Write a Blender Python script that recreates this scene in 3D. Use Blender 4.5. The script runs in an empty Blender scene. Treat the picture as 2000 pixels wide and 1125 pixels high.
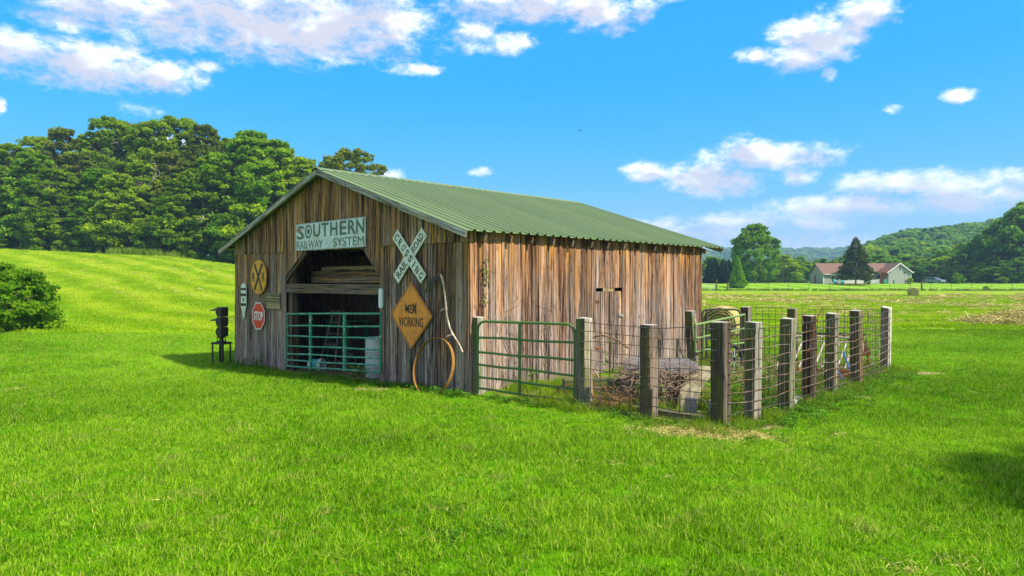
import bpy, bmesh, math, random
import numpy as np
from mathutils import Vector, Matrix, Euler
random.seed(7)
rng = np.random.default_rng(7)
R = math.radians
scn = bpy.context.scene
COL = scn.collection

# ------------------------------------------------------------------ camera
cam_d = bpy.data.cameras.new('camera')
cam_d.sensor_width = 36.0
cam_d.lens = 24.0
cam_d.shift_y = -0.00725
cam_d.clip_start = 0.1
cam_d.clip_end = 12000.0
cam = bpy.data.objects.new('camera', cam_d)
COL.objects.link(cam)
cam.location = (0.0, 0.0, 2.0)
cam.rotation_euler = (R(90), 0, 0)
scn.camera = cam

# ------------------------------------------------------------------ exposure
scn.view_settings.view_transform = 'Standard'
scn.view_settings.look = 'None'
scn.view_settings.exposure = 1.05
scn.view_settings.gamma = 1.0
scn.view_settings.use_curve_mapping = False
scn.cycles.max_bounces = 8
scn.cycles.transparent_max_bounces = 8
scn.cycles.volume_bounces = 0
scn.cycles.use_denoising = True

# ------------------------------------------------------------------ sun
SUN_EL = 47.0
SUN_DIR = Vector((1.0, -0.62, 0)).normalized() * math.cos(R(SUN_EL)) + Vector((0, 0, math.sin(R(SUN_EL))))
sun_d = bpy.data.lights.new('sun', 'SUN')
sun_d.energy = 4.05
sun_d.angle = R(1.2)
sun_d.color = (1.0, 0.92, 0.76)
sun = bpy.data.objects.new('sun', sun_d)
COL.objects.link(sun)
sun.rotation_euler = SUN_DIR.to_track_quat('Z', 'Y').to_euler()
sun.location = (40, -20, 60)

# ------------------------------------------------------------------ node helper
class NT:
    def __init__(s, tree):
        s.t = tree
    def n(s, typ, **kw):
        nd = s.t.nodes.new(typ)
        for k, v in kw.items():
            if k.startswith('i_'):
                key = k[2:]
                key = int(key) if key.isdigit() else key.replace('_', ' ')
                nd.inputs[key].default_value = v
            else:
                setattr(nd, k, v)
        return nd
    def l(s, a, b):
        s.t.links.new(a, b)
    def math(s, op, a, b=None, clamp=False):
        nd = s.t.nodes.new('ShaderNodeMath'); nd.operation = op; nd.use_clamp = clamp
        for i, v in enumerate((a, b)):
            if v is None: continue
            if isinstance(v, (int, float)): nd.inputs[i].default_value = v
            else: s.l(v, nd.inputs[i])
        return nd.outputs[0]
    def vmath(s, op, a, b=None):
        nd = s.t.nodes.new('ShaderNodeVectorMath'); nd.operation = op
        for i, v in enumerate((a, b)):
            if v is None: continue
            if isinstance(v, tuple): nd.inputs[i].default_value = v
            else: s.l(v, nd.inputs[i])
        return nd
    def mix(s, fac, a, b, blend='MIX'):
        nd = s.t.nodes.new('ShaderNodeMix'); nd.data_type = 'RGBA'; nd.blend_type = blend
        for i, v in ((0, fac), (6, a), (7, b)):
            if isinstance(v, (int, float)): nd.inputs[i].default_value = v
            elif isinstance(v, tuple): nd.inputs[i].default_value = (*v, 1) if len(v) == 3 else v
            else: s.l(v, nd.inputs[i])
        return nd.outputs[2]
    def ramp(s, fac, stops, interp='LINEAR'):
        nd = s.t.nodes.new('ShaderNodeValToRGB'); cr = nd.color_ramp; cr.interpolation = interp
        while len(cr.elements) < len(stops): cr.elements.new(0.5)
        for e, (p, c) in zip(cr.elements, stops):
            e.position = p
            e.color = (c, c, c, 1) if isinstance(c, (int, float)) else (*c, 1)
        s.l(fac, nd.inputs[0])
        return nd.outputs[0]
    def sstep(s, v, a, b, lo=0.0, hi=1.0):
        nd = s.t.nodes.new('ShaderNodeMapRange'); nd.interpolation_type = 'SMOOTHSTEP'
        nd.inputs[1].default_value = a; nd.inputs[2].default_value = b
        nd.inputs[3].default_value = lo; nd.inputs[4].default_value = hi
        s.l(v, nd.inputs[0])
        return nd.outputs[0]
    def noise(s, vec, scale, detail=4.0, rough=0.55, dist=0.0, dim='3D'):
        nd = s.t.nodes.new('ShaderNodeTexNoise'); nd.noise_dimensions = dim
        nd.inputs['Scale'].default_value = scale; nd.inputs['Detail'].default_value = detail
        nd.inputs['Roughness'].default_value = rough; nd.inputs['Distortion'].default_value = dist
        if vec is not None: s.l(vec, nd.inputs['Vector'])
        return nd.outputs[0]
    def mapping(s, vec, scale=(1, 1, 1), loc=(0, 0, 0), rot=(0, 0, 0)):
        nd = s.t.nodes.new('ShaderNodeMapping')
        nd.inputs['Scale'].default_value = scale; nd.inputs['Location'].default_value = loc
        nd.inputs['Rotation'].default_value = rot
        s.l(vec, nd.inputs['Vector'])
        return nd.outputs[0]

# ------------------------------------------------------------------ world: sky with clouds
CLOUDS = [(-21.31,19.55,12.31,2.2,1),(-16.7,18.88,4.73,1.55,1),(-12.68,20.58,5.73,2.28,1),(-30.97,18.92,5.37,1.06,.8),(-33.73,17.59,2.08,.81,.6),(-8.95,19.13,1.89,.95,.55),(-35.19,15.36,3.73,1.11,1),(-31.91,15.08,5.89,1.36,1),(-27.03,14.97,2.56,1.0,1),(-24.05,16.09,1.15,.51,.6),(2.58,22.03,8.15,1.11,1),(7.69,21.36,2.74,1.33,1),(10.41,21.47,1.75,1.1,.7),(-3.01,19.7,2.14,1.22,.55),(-.21,19.15,2.36,.92,.7),(-7.9,16.94,2.53,.51,.55),(27.37,19.21,2.1,.95,1),(24.23,18.18,3.22,1.27,1),(23.33,16.97,2.72,1.08,1),(20.11,17.33,2.12,.59,.8),(24.87,15.45,.64,.65,.6),(33.13,12.74,.96,.48,1),(29.04,12.32,.79,.43,.4),(18.85,9.99,2.12,1.1,1),(20.56,9.57,4.9,.86,1),(16.31,8.11,3.76,1.29,1),(23.33,9.58,2.54,.84,1),(11.04,8.91,1.66,.78,1),(22.79,7.99,1.46,.7,.7),(29.36,7.01,4.24,.92,.9),(34.03,6.03,3.25,1.27,1),(25.65,5.64,5.59,.84,.9),(36.46,6.81,1.11,.75,.8),(18.65,4.79,4.63,.73,.9),(23.87,4.24,4.31,.59,.7),(15.51,4.05,4.39,.91,.7),(21.31,2.64,10.82,1.36,.6),(27.71,2.51,2.02,.61,.8),(12.27,4.61,2.87,.58,.7),(-36.88,11.63,.39,.53,.8),(-28.71,12.36,1.65,.54,.5),(-10.21,8.65,1.17,.45,1),(-2.58,9.03,1.07,.38,.6),(-27.03,10.34,3.07,.52,.7)]

def cloud_group():
    g = bpy.data.node_groups.new('cloud_field', 'ShaderNodeTree')
    g.interface.new_socket('Vec', in_out='INPUT', socket_type='NodeSocketVector')
    g.interface.new_socket('D', in_out='OUTPUT', socket_type='NodeSocketFloat')
    g.interface.new_socket('S', in_out='OUTPUT', socket_type='NodeSocketFloat')
    k = NT(g)
    gi = k.n('NodeGroupInput'); go = k.n('NodeGroupOutput')
    v = gi.outputs[0]
    cur = None
    for (az, el, ra, re, st) in CLOUDS:
        d = k.vmath('SUBTRACT', v, (az, el, 0)).outputs[0]
        d = k.vmath('MULTIPLY', d, (1 / (ra * 1.25), 1 / (re * 1.35), 0)).outputs[0]
        q = k.vmath('DOT_PRODUCT', d, d).outputs['Value']
        q = k.math('SUBTRACT', st, q)
        cur = q if cur is None else k.math('MAXIMUM', cur, q)
    # elsewhere in the sky: unseen noise cloud, cover thickened to add white fill to the shade
    nz = k.noise(k.mapping(v, (0.05, 0.16, 1)), 1.0, 3, 0.5)
    far = k.math('MULTIPLY', k.math('SUBTRACT', nz, 0.425), 9.0)
    sep = k.n('ShaderNodeSeparateXYZ'); k.l(v, sep.inputs[0])
    out = k.math('MAXIMUM', k.sstep(k.math('ABSOLUTE', sep.outputs[0]), 42, 50), k.sstep(sep.outputs[1], 26, 32))
    far = k.math('SUBTRACT', k.math('MULTIPLY', k.math('ADD', far, 1.0), out), 1.0)
    cur = k.math('MAXIMUM', cur, far)
    n1 = k.noise(k.mapping(v, (0.36, 0.66, 1)), 1.0, 8, 0.58, 0.35)
    n1 = k.math('MULTIPLY', k.math('SUBTRACT', n1, 0.5), 2.7)
    n2 = k.noise(k.mapping(v, (0.30, 0.60, 1)), 1.0, 2.5, 0.5, 0.2)
    n2 = k.math('MULTIPLY', k.math('SUBTRACT', n2, 0.5), 2.6)
    n3 = k.noise(k.mapping(v, (1.5, 2.6, 1), (3, 7, 0)), 1.0, 6, 0.62, 0.5)
    n1 = k.math('ADD', n1, k.math('MULTIPLY', k.math('SUBTRACT', n3, 0.5), 1.25))
    cur = k.math('MAXIMUM', cur, -1.6)
    k.l(k.math('ADD', cur, n1), go.inputs[0])
    k.l(k.math('ADD', cur, n2), go.inputs[1])
    return g

def make_world():
    w = bpy.data.worlds.new('World'); scn.world = w; w.use_nodes = True
    t = w.node_tree; t.nodes.clear(); k = NT(t)
    sky = k.n('ShaderNodeTexSky', sky_type='NISHITA', sun_disc=False)
    sky.sun_elevation = R(SUN_EL)
    sky.sun_rotation = math.atan2(SUN_DIR.x, SUN_DIR.y)
    sky.altitude = 300; sky.air_density = 1.0; sky.dust_density = 0.4; sky.ozone_density = 3.0
    hsv = k.n('ShaderNodeHueSaturation'); hsv.inputs['Hue'].default_value = 0.5
    hsv.inputs['Saturation'].default_value = 1.55; hsv.inputs['Value'].default_value = 1.0
    k.l(sky.outputs[0], hsv.inputs['Color'])
    # colour response of the picture: blue held high, red left to fall towards the zenith
    b0 = k.mix(1.0, hsv.outputs[0], (0.52, 1.12, 1.26), 'MULTIPLY')
    sc_ = k.n('ShaderNodeSeparateColor'); k.l(b0, sc_.inputs[0])
    cc_ = k.n('ShaderNodeCombineColor')
    k.l(k.math('MULTIPLY', sc_.outputs[0], 1.35), cc_.inputs[0])
    k.l(k.math('MULTIPLY', k.math('POWER', sc_.outputs[1], 0.357), 2.45), cc_.inputs[1])
    k.l(k.math('MULTIPLY', k.math('POWER', sc_.outputs[2], 0.15), 5.27), cc_.inputs[2])
    base = cc_.outputs[0]
    tc = k.n('ShaderNodeTexCoord')
    sep = k.n('ShaderNodeSeparateXYZ'); k.l(tc.outputs['Generated'], sep.inputs[0])
    az = k.math('MULTIPLY', k.math('ARCTAN2', sep.outputs[0], sep.outputs[1]), 57.29578)
    el = k.math('MULTIPLY', k.math('ARCSINE', sep.outputs[2]), 57.29578)
    cb = k.n('ShaderNodeCombineXYZ'); k.l(az, cb.inputs[0]); k.l(el, cb.inputs[1])
    grp = cloud_group()
    g1 = k.n('ShaderNodeGroup'); g1.node_tree = grp; k.l(cb.outputs[0], g1.inputs[0])
    up = k.vmath('ADD', cb.outputs[0], (0.25, 0.80, 0)).outputs[0]
    g2 = k.n('ShaderNodeGroup'); g2.node_tree = grp; k.l(up, g2.inputs[0])
    cov = k.math('POWER', k.sstep(g1.outputs[0], -0.30, 1.2), 1.25)
    cov = k.math('MULTIPLY', cov, k.sstep(el, 0.0, 2.5, 0.35, 1.0))
    thick = k.sstep(g2.outputs[1], -0.15, 0.95)
    ccol = k.mix(thick, (11.2, 10.9, 10.9), (5.2, 5.2, 6.1))
    # low clouds sit in more air and are a little bluer
    ccol = k.mix(k.sstep(el, 10, 2, 0, 0.6), ccol, (5.4, 5.7, 7.4))
    col = k.mix(cov, base, ccol)
    bg = k.n('ShaderNodeBackground'); bg.inputs['Strength'].default_value = 0.073
    k.l(col, bg.inputs['Color'])
    o = k.n('ShaderNodeOutputWorld'); k.l(bg.outputs[0], o.inputs['Surface'])
    try:
        w.cycles.sampling_method = 'MANUAL'; w.cycles.sample_map_resolution = 512
    except Exception:
        pass
make_world()

# ------------------------------------------------------------------ object helpers
def tag(o, label=None, cat=None, group=None, kind=None):
    if label: o['label'] = label
    if cat: o['category'] = cat
    if group: o['group'] = group
    if kind: o['kind'] = kind
    return o

def empty(name, loc=(0, 0, 0), rz=0.0, label=None, cat=None, group=None, parent=None):
    o = bpy.data.objects.new(name, None); COL.objects.link(o)
    o.location = loc; o.rotation_euler = (0, 0, rz); o.empty_display_size = 0.2
    if parent: o.parent = parent
    return tag(o, label, cat, group)

def link(name, me, mat=None, parent=None, loc=None, rot=None, scale=None):
    o = bpy.data.objects.new(name, me); COL.objects.link(o)
    if mat is not None and len(me.materials) == 0: me.materials.append(mat)
    if parent is not None: o.parent = parent
    if loc is not None: o.location = loc
    if rot is not None: o.rotation_euler = rot
    if scale is not None: o.scale = scale
    return o

def kids(o):
    return [c for c in bpy.data.objects if c.parent == o]

def copy_tree(o, parent=None, ch=None):
    ch = ch if ch is not None else kids(o)
    c = o.copy(); COL.objects.link(c)
    if parent is not None: c.parent = parent
    for q in ch: copy_tree(q, c)
    return c

class MB:
    """collects shapes into one mesh"""
    def __init__(s):
        s.v = []; s.f = []
    def add(s, vs, fs):
        b = len(s.v); s.v += [tuple(p) for p in vs]; s.f += [tuple(b + i for i in f) for f in fs]
        return s
    def box(s, c, size, rot=None, taper=1.0):
        x, y, z = (d / 2 for d in size)
        vs = [Vector((sx * x * (taper if sz > 0 else 1), sy * y * (taper if sz > 0 else 1), sz * z)) for sz in (-1, 1) for sy in (-1, 1) for sx in (-1, 1)]
        if rot is not None:
            m = Euler(rot).to_matrix(); vs = [m @ p for p in vs]
        vs = [p + Vector(c) for p in vs]
        return s.add(vs, [(0, 2, 3, 1), (4, 5, 7, 6), (0, 1, 5, 4), (2, 6, 7, 3), (0, 4, 6, 2), (1, 3, 7, 5)])
    def prism(s, poly, y0, y1):
        """polygon in XZ (counter-clockwise seen from -Y) from y0 (front) to y1"""
        n = len(poly)
        vs = [(x, y0, z) for x, z in poly] + [(x, y1, z) for x, z in poly]
        fs = [tuple(range(n)), tuple(range(2 * n - 1, n - 1, -1))]
        fs += [(i, n + i, n + (i + 1) % n, (i + 1) % n) for i in range(n)]
        return s.add(vs, fs)
    def ring(s, outer, inner, y0, y1):
        n = len(outer)
        vs = [(x, y, z) for y in (y0, y1) for P in (outer, inner) for x, z in P]
        fs = []
        for i in range(n):
            j = (i + 1) % n
            fs += [(i, j, n + j, n + i), (2 * n + i, 3 * n + i, 3 * n + j, 2 * n + j), (i, 2 * n + i, 2 * n + j, j), (n + i, n + j, 3 * n + j, 3 * n + i)]
        return s.add(vs, fs)
    def tube(s, pts, r, n=8, cap=True, closed=False):
        pts = [Vector(p) for p in pts]; m = len(pts)
        rs = r if isinstance(r, (list, tuple)) else [r] * m
        b = len(s.v); up = None
        for i, p in enumerate(pts):
            if closed: d = pts[(i + 1) % m] - pts[i - 1]
            else: d = pts[min(i + 1, m - 1)] - pts[max(i - 1, 0)]
            d = d.normalized() if d.length > 1e-9 else Vector((0, 0, 1))
            if up is None:
                a = Vector((0, 0, 1)) if abs(d.z) < 0.9 else Vector((1, 0, 0))
                up = (a - d * a.dot(d)).normalized()
            else:
                up = up - d * up.dot(d)
                up = up.normalized() if up.length > 1e-6 else d.orthogonal().normalized()
            sd = d.cross(up)
            for k in range(n):
                t = 2 * math.pi * k / n
                s.v.append(tuple(p + (up * math.cos(t) + sd * math.sin(t)) * rs[i]))
        segs = m if closed else m - 1
        for i in range(segs):
            j = (i + 1) % m
            for k in range(n):
                q = (k + 1) % n
                s.f.append((b + i * n + k, b + i * n + q, b + j * n + q, b + j * n + k))
        if cap and not closed:
            s.f.append(tuple(b + k for k in range(n - 1, -1, -1)))
            s.f.append(tuple(b + (m - 1) * n + k for k in range(n)))
        return s
    def lathe(s, prof, c=(0, 0, 0), n=24, axis='Z', cap=True):
        b = len(s.v); m = len(prof)
        for (r, h) in prof:
            for k in range(n):
                t = 2 * math.pi * k / n
                p = {'Z': (r * math.cos(t), r * math.sin(t), h), 'X': (h, r * math.cos(t), r * math.sin(t)), 'Y': (r * math.sin(t), h, r * math.cos(t))}[axis]
                s.v.append((p[0] + c[0], p[1] + c[1], p[2] + c[2]))
        for i in range(m - 1):
            for k in range(n):
                q = (k + 1) % n
                s.f.append((b + i * n + k, b + i * n + q, b + (i + 1) * n + q, b + (i + 1) * n + k))
        if cap:
            s.f.append(tuple(b + k for k in range(n - 1, -1, -1)))
            s.f.append(tuple(b + (m - 1) * n + k for k in range(n)))
        return s
    def mesh(s, name, smooth=False, bevel=0.0, seg=1):
        me = bpy.data.meshes.new(name); me.from_pydata(s.v, [], s.f); me.update()
        if bevel > 0:
            bm = bmesh.new(); bm.from_mesh(me)
            ed = [e for e in bm.edges if len(e.link_faces) == 2 and e.calc_face_angle(0) > 0.5]
            bmesh.ops.bevel(bm, geom=ed, offset=bevel, segments=seg, affect='EDGES', profile=0.5)
            bm.to_mesh(me); bm.free()
        if smooth:
            me.shade_smooth()
            try: me.set_sharp_from_angle(angle=R(40))
            except Exception: pass
        return me
    def build(s, name, mat, parent=None, smooth=False, bevel=0.0, seg=1, loc=None, rot=None):
        return link(name, s.mesh(name, smooth, bevel, seg), mat, parent, loc, rot)

def np_mesh(name, V, F, tint=None, smooth=False):
    """V (n,3), F (m,k) arrays -> mesh; tint: one float per vertex"""
    me = bpy.data.meshes.new(name)
    n, (m, k) = len(V), F.shape
    me.vertices.add(n); me.vertices.foreach_set('co', np.ascontiguousarray(V, dtype=np.float32).ravel())
    me.loops.add(m * k); me.loops.foreach_set('vertex_index', np.ascontiguousarray(F, dtype=np.int32).ravel())
    me.polygons.add(m); me.polygons.foreach_set('loop_start', np.arange(0, m * k, k, dtype=np.int32))
    try: me.polygons.foreach_set('loop_total', np.full(m, k, dtype=np.int32))
    except Exception: pass
    me.update(calc_edges=True)
    if tint is not None:
        a = me.attributes.new('tint', 'FLOAT', 'POINT'); a.data.foreach_set('value', np.asarray(tint, dtype=np.float32))
    if smooth: me.shade_smooth()
    return me

# lettering meshes (built-in font), made once at the start
_tx = {}
def text_mesh(s, bold=0.0, extr=0.0015):
    key = (s, bold)
    if key in _tx: return _tx[key]
    cu = bpy.data.curves.new('lettering', 'FONT'); cu.body = s; cu.size = 1.0
    cu.align_x = 'CENTER'; cu.align_y = 'CENTER'; cu.extrude = extr; cu.offset = bold; cu.resolution_u = 3
    o = bpy.data.objects.new('lettering', cu); COL.objects.link(o)
    bpy.context.view_layer.update()
    dg = bpy.context.evaluated_depsgraph_get()
    me = bpy.data.meshes.new_from_object(o.evaluated_get(dg))
    bpy.data.objects.remove(o)
    xs = np.array([v.co[:] for v in me.vertices])
    lo, hi = xs.min(0), xs.max(0)
    c = (lo + hi) / 2; w, h = hi[0] - lo[0], hi[1] - lo[1]
    for v in me.vertices:   # unit box: width 1, height 1
        v.co.x = (v.co.x - c[0]) / w; v.co.y = (v.co.y - c[1]) / h
    _tx[key] = me
    return me

def text(s, cx, cz, w, h, mat, parent, y=-0.012, ang=0.0, bold=0.0, loc=None):
    """lettering w wide, h high standing in the XZ plane, facing -Y; ang tilts it about Y"""
    me = text_mesh(s, bold).copy()
    me.materials.clear(); me.materials.append(mat)
    o = link('lettering', me, None, parent)
    m = Matrix.Translation((cx, y, cz)) @ Matrix.Rotation(ang, 4, 'Y') @ Matrix.Rotation(R(90), 4, 'X') @ Matrix.Diagonal((w, h, 1, 1))
    o.matrix_local = m
    return o
for s_, b_ in (('U', .02), ('T', .02), ('H', .02), ('E', .02), ('R', .02), ('N', .02), ('S', .02), ('RAILWAY', 0), ('SYSTEM', 0), ('C', .015), ('R', .015), ('O', .015), ('S', .015), ('I', .015), ('N', .015), ('G', .015), ('RAIL', .01), ('ROAD', .01), ('R', .01), ('STOP', .02), ('MEN', .012), ('X', .03), ('WORKING', .012)):
    text_mesh(s_, b_)
# ------------------------------------------------------------------ materials
def srgb(r, g, b):
    f = lambda c: (c / 255 / 12.92) if c <= 10 else ((c / 255 + 0.055) / 1.055) ** 2.4
    return (f(r), f(g), f(b))

def new_mat(name):
    m = bpy.data.materials.new(name); m.use_nodes = True
    t = m.node_tree; t.nodes.clear(); k = NT(t)
    o = k.n('ShaderNodeOutputMaterial')
    return m, k, o

def pbsdf(k, o, col, rough=0.8, metal=0.0, spec=0.3, bump=None, bstr=0.3, bdist=0.01):
    b = k.n('ShaderNodeBsdfPrincipled')
    for key, v in (('Base Color', col), ('Roughness', rough), ('Metallic', metal), ('Specular IOR Level', spec)):
        if isinstance(v, (int, float)): b.inputs[key].default_value = v
        elif isinstance(v, tuple): b.inputs[key].default_value = (*v, 1)
        else: k.l(v, b.inputs[key])
    if bump is not None:
        bp = k.n('ShaderNodeBump'); bp.inputs['Strength'].default_value = bstr; bp.inputs['Distance'].default_value = bdist
        k.l(bump, bp.inputs['Height']); k.l(bp.outputs[0], b.inputs['Normal'])
    k.l(b.outputs[0], o.inputs['Surface'])
    return b

def obj_vec(k, spread=37.0):
    tc = k.n('ShaderNodeTexCoord'); oi = k.n('ShaderNodeObjectInfo')
    off = k.n('ShaderNodeCombineXYZ')
    k.l(k.math('MULTIPLY', oi.outputs['Random'], spread), off.inputs[0])
    k.l(k.math('MULTIPLY', oi.outputs['Random'], spread * 1.7), off.inputs[2])
    return k.vmath('ADD', tc.outputs['Object'], off.outputs[0]).outputs[0], oi.outputs['Random'], tc.outputs['Object']

def wood_mat(name, dark, mid, tan, grey, moss=0.0, greyness=0.5, toned=1.0, weather=0.0):
    """weathered sawn wood, grain along local Z"""
    m, k, o = new_mat(name)
    v, rnd, raw = obj_vec(k)
    rr = k.math('FRACT', k.math('MULTIPLY', rnd, 7.31))
    streak = k.noise(k.mapping(v, (38, 38, 0.8)), 1.0, 6, 0.70, 0.5)
    fine = k.noise(k.mapping(v, (120, 120, 3.2)), 1.0, 3, 0.6)
    big = k.noise(k.mapping(v, (7, 7, 0.8)), 1.0, 4, 0.6, 0.4)
    fac = k.math('ADD', k.math('MULTIPLY', streak, 0.72), k.math('MULTIPLY', fine, 0.28))
    fac = k.math('ADD', fac, k.math('MULTIPLY', k.math('SUBTRACT', rnd, 0.5), 0.09))
    warm = k.ramp(fac, [(0.41, dark), (0.475, mid), (0.56, tan), (0.66, tuple(c * 1.25 for c in tan))])
    cold = k.ramp(fac, [(0.41, tuple(c * 0.9 for c in dark)), (0.47, tuple(c * .45 for c in grey)), (0.56, grey), (0.68, tuple(min(1, c * 1.3) for c in grey))])
    g = k.math('ADD', k.math('MULTIPLY', k.math('SUBTRACT', big, 0.5), 3.2), k.math('ADD', k.math('MULTIPLY', k.math('SUBTRACT', rr, 0.5), 0.7), greyness))
    zz = k.n('ShaderNodeSeparateXYZ'); k.l(raw, zz.inputs[0])
    g = k.math('ADD', g, k.math('MULTIPLY', k.math('SUBTRACT', 1.3, zz.outputs[2]), weather))
    col = k.mix(k.math('MINIMUM', k.math('MAXIMUM', g, 0.0), 1.0), warm, cold)
    # rusty-orange resin streaks
    orn = k.noise(k.mapping(v, (19, 19, 0.6), (3, 9, 4)), 1.0, 3, 0.5, 0.3)
    oz = k.sstep(zz.outputs[2], 0.6, 2.7, 0.30, 1.0) if weather else 0.9
    ob = k.math('ADD', orn, k.sstep(zz.outputs[2], 1.9, 2.9, 0.0, 0.07) if weather else 0.0)
    col = k.mix(k.math('MULTIPLY', k.sstep(ob, 0.57, 0.71), k.math('MULTIPLY', oz, 0.9) if weather else 0.8), col, k.mix(fac, (0.16, 0.045, 0.010), (0.80, 0.42, 0.09)))
    # checks: thin dark cracks along the grain
    ck = k.noise(k.mapping(v, (60, 60, 0.7), (1, 2, 3)), 1.0, 2, 0.5, 0.2)
    crack = k.sstep(k.math('ABSOLUTE', k.math('SUBTRACT', ck, 0.5)), 0.0, 0.035, 1.0, 0.0)
    crack = k.math('MULTIPLY', crack, k.sstep(big, 0.42, 0.6))
    col = k.mix(k.math('MULTIPLY', crack, 0.85), col, tuple(c * 0.4 for c in dark))
    tone = k.math('ADD', 0.62, k.math('MULTIPLY', k.math('FRACT', k.math('MULTIPLY', rnd, 23.7)), 0.66))
    tcol = k.n('ShaderNodeCombineColor')
    for q_ in range(3): k.l(tone, tcol.inputs[q_])
    col = k.mix(toned, col, tcol.outputs[0], 'MULTIPLY')
    # knots
    vo = k.n('ShaderNodeTexVoronoi'); vo.inputs['Scale'].default_value = 1.0
    k.l(k.mapping(v, (7, 7, 2.6)), vo.inputs['Vector'])
    kn = k.sstep(vo.outputs['Distance'], 0.09, 0.16, 1.0, 0.0)
    col = k.mix(k.math('MULTIPLY', kn, 0.6), col, tuple(c * 0.8 for c in dark))
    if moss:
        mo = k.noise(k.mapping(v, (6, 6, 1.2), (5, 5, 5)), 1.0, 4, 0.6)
        # shade painted into the local -X/-Y faces with moss over it, tops made paler
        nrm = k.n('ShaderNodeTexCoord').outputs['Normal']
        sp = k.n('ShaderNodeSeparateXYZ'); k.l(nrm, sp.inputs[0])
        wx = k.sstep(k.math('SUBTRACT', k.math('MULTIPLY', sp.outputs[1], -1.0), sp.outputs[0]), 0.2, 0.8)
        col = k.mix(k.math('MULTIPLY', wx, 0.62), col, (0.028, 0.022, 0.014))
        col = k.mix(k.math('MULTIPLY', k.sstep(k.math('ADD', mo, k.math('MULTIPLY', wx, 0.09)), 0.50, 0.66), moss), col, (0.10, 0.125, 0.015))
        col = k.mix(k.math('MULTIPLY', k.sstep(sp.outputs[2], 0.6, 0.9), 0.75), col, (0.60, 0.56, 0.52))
    hgt = k.math('SUBTRACT', k.math('ADD', fac, k.math('MULTIPLY', fine, 0.3)), k.math('MULTIPLY', crack, 0.8))
    pbsdf(k, o, col, 0.85, spec=0.2, bump=hgt, bstr=0.6, bdist=0.012)
    return m

def paint_mat(name, col, wear=None, wear_amt=0.0, rough=0.5, metal=0.0, scale=6.0, spec=0.4, chip=False, vary=0.15):
    m, k, o = new_mat(name)
    v, rnd, raw = obj_vec(k)
    n = k.noise(v, scale, 6, 0.65, 0.4)
    n2 = k.noise(v, scale * 4.3, 3, 0.6)
    c = k.mix(k.math('MULTIPLY', n, vary * 2), col, tuple(x * 0.55 for x in col))
    if wear is not None:
        e = k.math('ADD', k.math('MULTIPLY', n, 0.6), k.math('MULTIPLY', n2, 0.4))
        th = 0.78 - wear_amt * 0.5
        c = k.mix(k.sstep(e, th - (0.015 if chip else 0.09), th + (0.015 if chip else 0.09)), c, wear)
    pbsdf(k, o, c, rough, metal, spec, bump=n2, bstr=0.12, bdist=0.004)
    return m

def leaf_mat(name, c1, c2, c3, trans=0.48, yellow=0.0):
    """foliage: 'tint' on the mesh picks the hue of a clump, object random shifts the whole plant"""
    m, k, o = new_mat(name)
    at = k.n('ShaderNodeAttribute', attribute_name='tint')
    oi = k.n('ShaderNodeObjectInfo')
    f = k.math('ADD', at.outputs['Fac'], k.math('MULTIPLY', k.math('SUBTRACT', oi.outputs['Random'], 0.5), 0.45))
    col = k.ramp(f, [(0.05, c1), (0.5, c2), (0.95, c3)])
    d = k.n('ShaderNodeBsdfDiffuse'); k.l(col, d.inputs['Color'])
    tr = k.n('ShaderNodeBsdfTranslucent'); k.l(k.mix(0.5, col, (c3[0] * 1.3, c3[1] * 1.3, c3[2])), tr.inputs['Color'])
    mx = k.n('ShaderNodeMixShader'); mx.inputs[0].default_value = trans
    k.l(d.outputs[0], mx.inputs[1]); k.l(tr.outputs[0], mx.inputs[2])
    k.l(mx.outputs[0], o.inputs['Surface'])
    return m

M = {}
M['barn'] = wood_mat('barn_wood', (0.012, 0.0050, 0.0050), (0.130, 0.053, 0.028), (0.48, 0.250, 0.115), (0.44, 0.35, 0.305), greyness=0.62, weather=0.36)
M['timber'] = wood_mat('frame_timber', (0.02, 0.012, 0.008), (0.11, 0.058, 0.030), (0.26, 0.155, 0.085), (0.30, 0.235, 0.185), greyness=0.3)
M['trimwood'] = wood_mat('grey_trim_wood', (0.12, 0.10, 0.07), (0.32, 0.27, 0.19), (0.52, 0.46, 0.35), (0.55, 0.50, 0.42), greyness=0.65, toned=0.3)
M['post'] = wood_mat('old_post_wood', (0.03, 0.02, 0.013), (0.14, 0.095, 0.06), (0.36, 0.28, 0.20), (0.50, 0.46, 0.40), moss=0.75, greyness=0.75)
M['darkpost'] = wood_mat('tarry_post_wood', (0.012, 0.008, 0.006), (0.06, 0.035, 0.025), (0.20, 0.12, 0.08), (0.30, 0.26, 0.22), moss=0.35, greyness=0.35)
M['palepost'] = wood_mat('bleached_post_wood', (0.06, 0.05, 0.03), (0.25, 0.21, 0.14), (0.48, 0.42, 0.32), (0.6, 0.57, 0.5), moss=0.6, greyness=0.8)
M['plaque'] = wood_mat('new_board_wood', (0.10, 0.07, 0.03), (0.24, 0.18, 0.08), (0.36, 0.28, 0.14), (0.36, 0.31, 0.18), greyness=0.3)
M['teal_gate'] = paint_mat('teal_gate_paint', (0.022, 0.27, 0.145), (0.60, 0.70, 0.62), 0.42, 0.45, scale=16, chip=True)
M['olive_gate'] = paint_mat('olive_gate_paint', (0.075, 0.17, 0.035), (0.14, 0.06, 0.025), 0.34, 0.5, scale=13)
M['pale_gate'] = paint_mat('faded_gate_paint', (0.17, 0.26, 0.08), (0.14, 0.07, 0.03), 0.25, 0.6, scale=13)
M['iron_gate'] = paint_mat('dark_gate_iron', (0.045, 0.05, 0.035), (0.14, 0.06, 0.025), 0.4, 0.6, scale=13)
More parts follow.
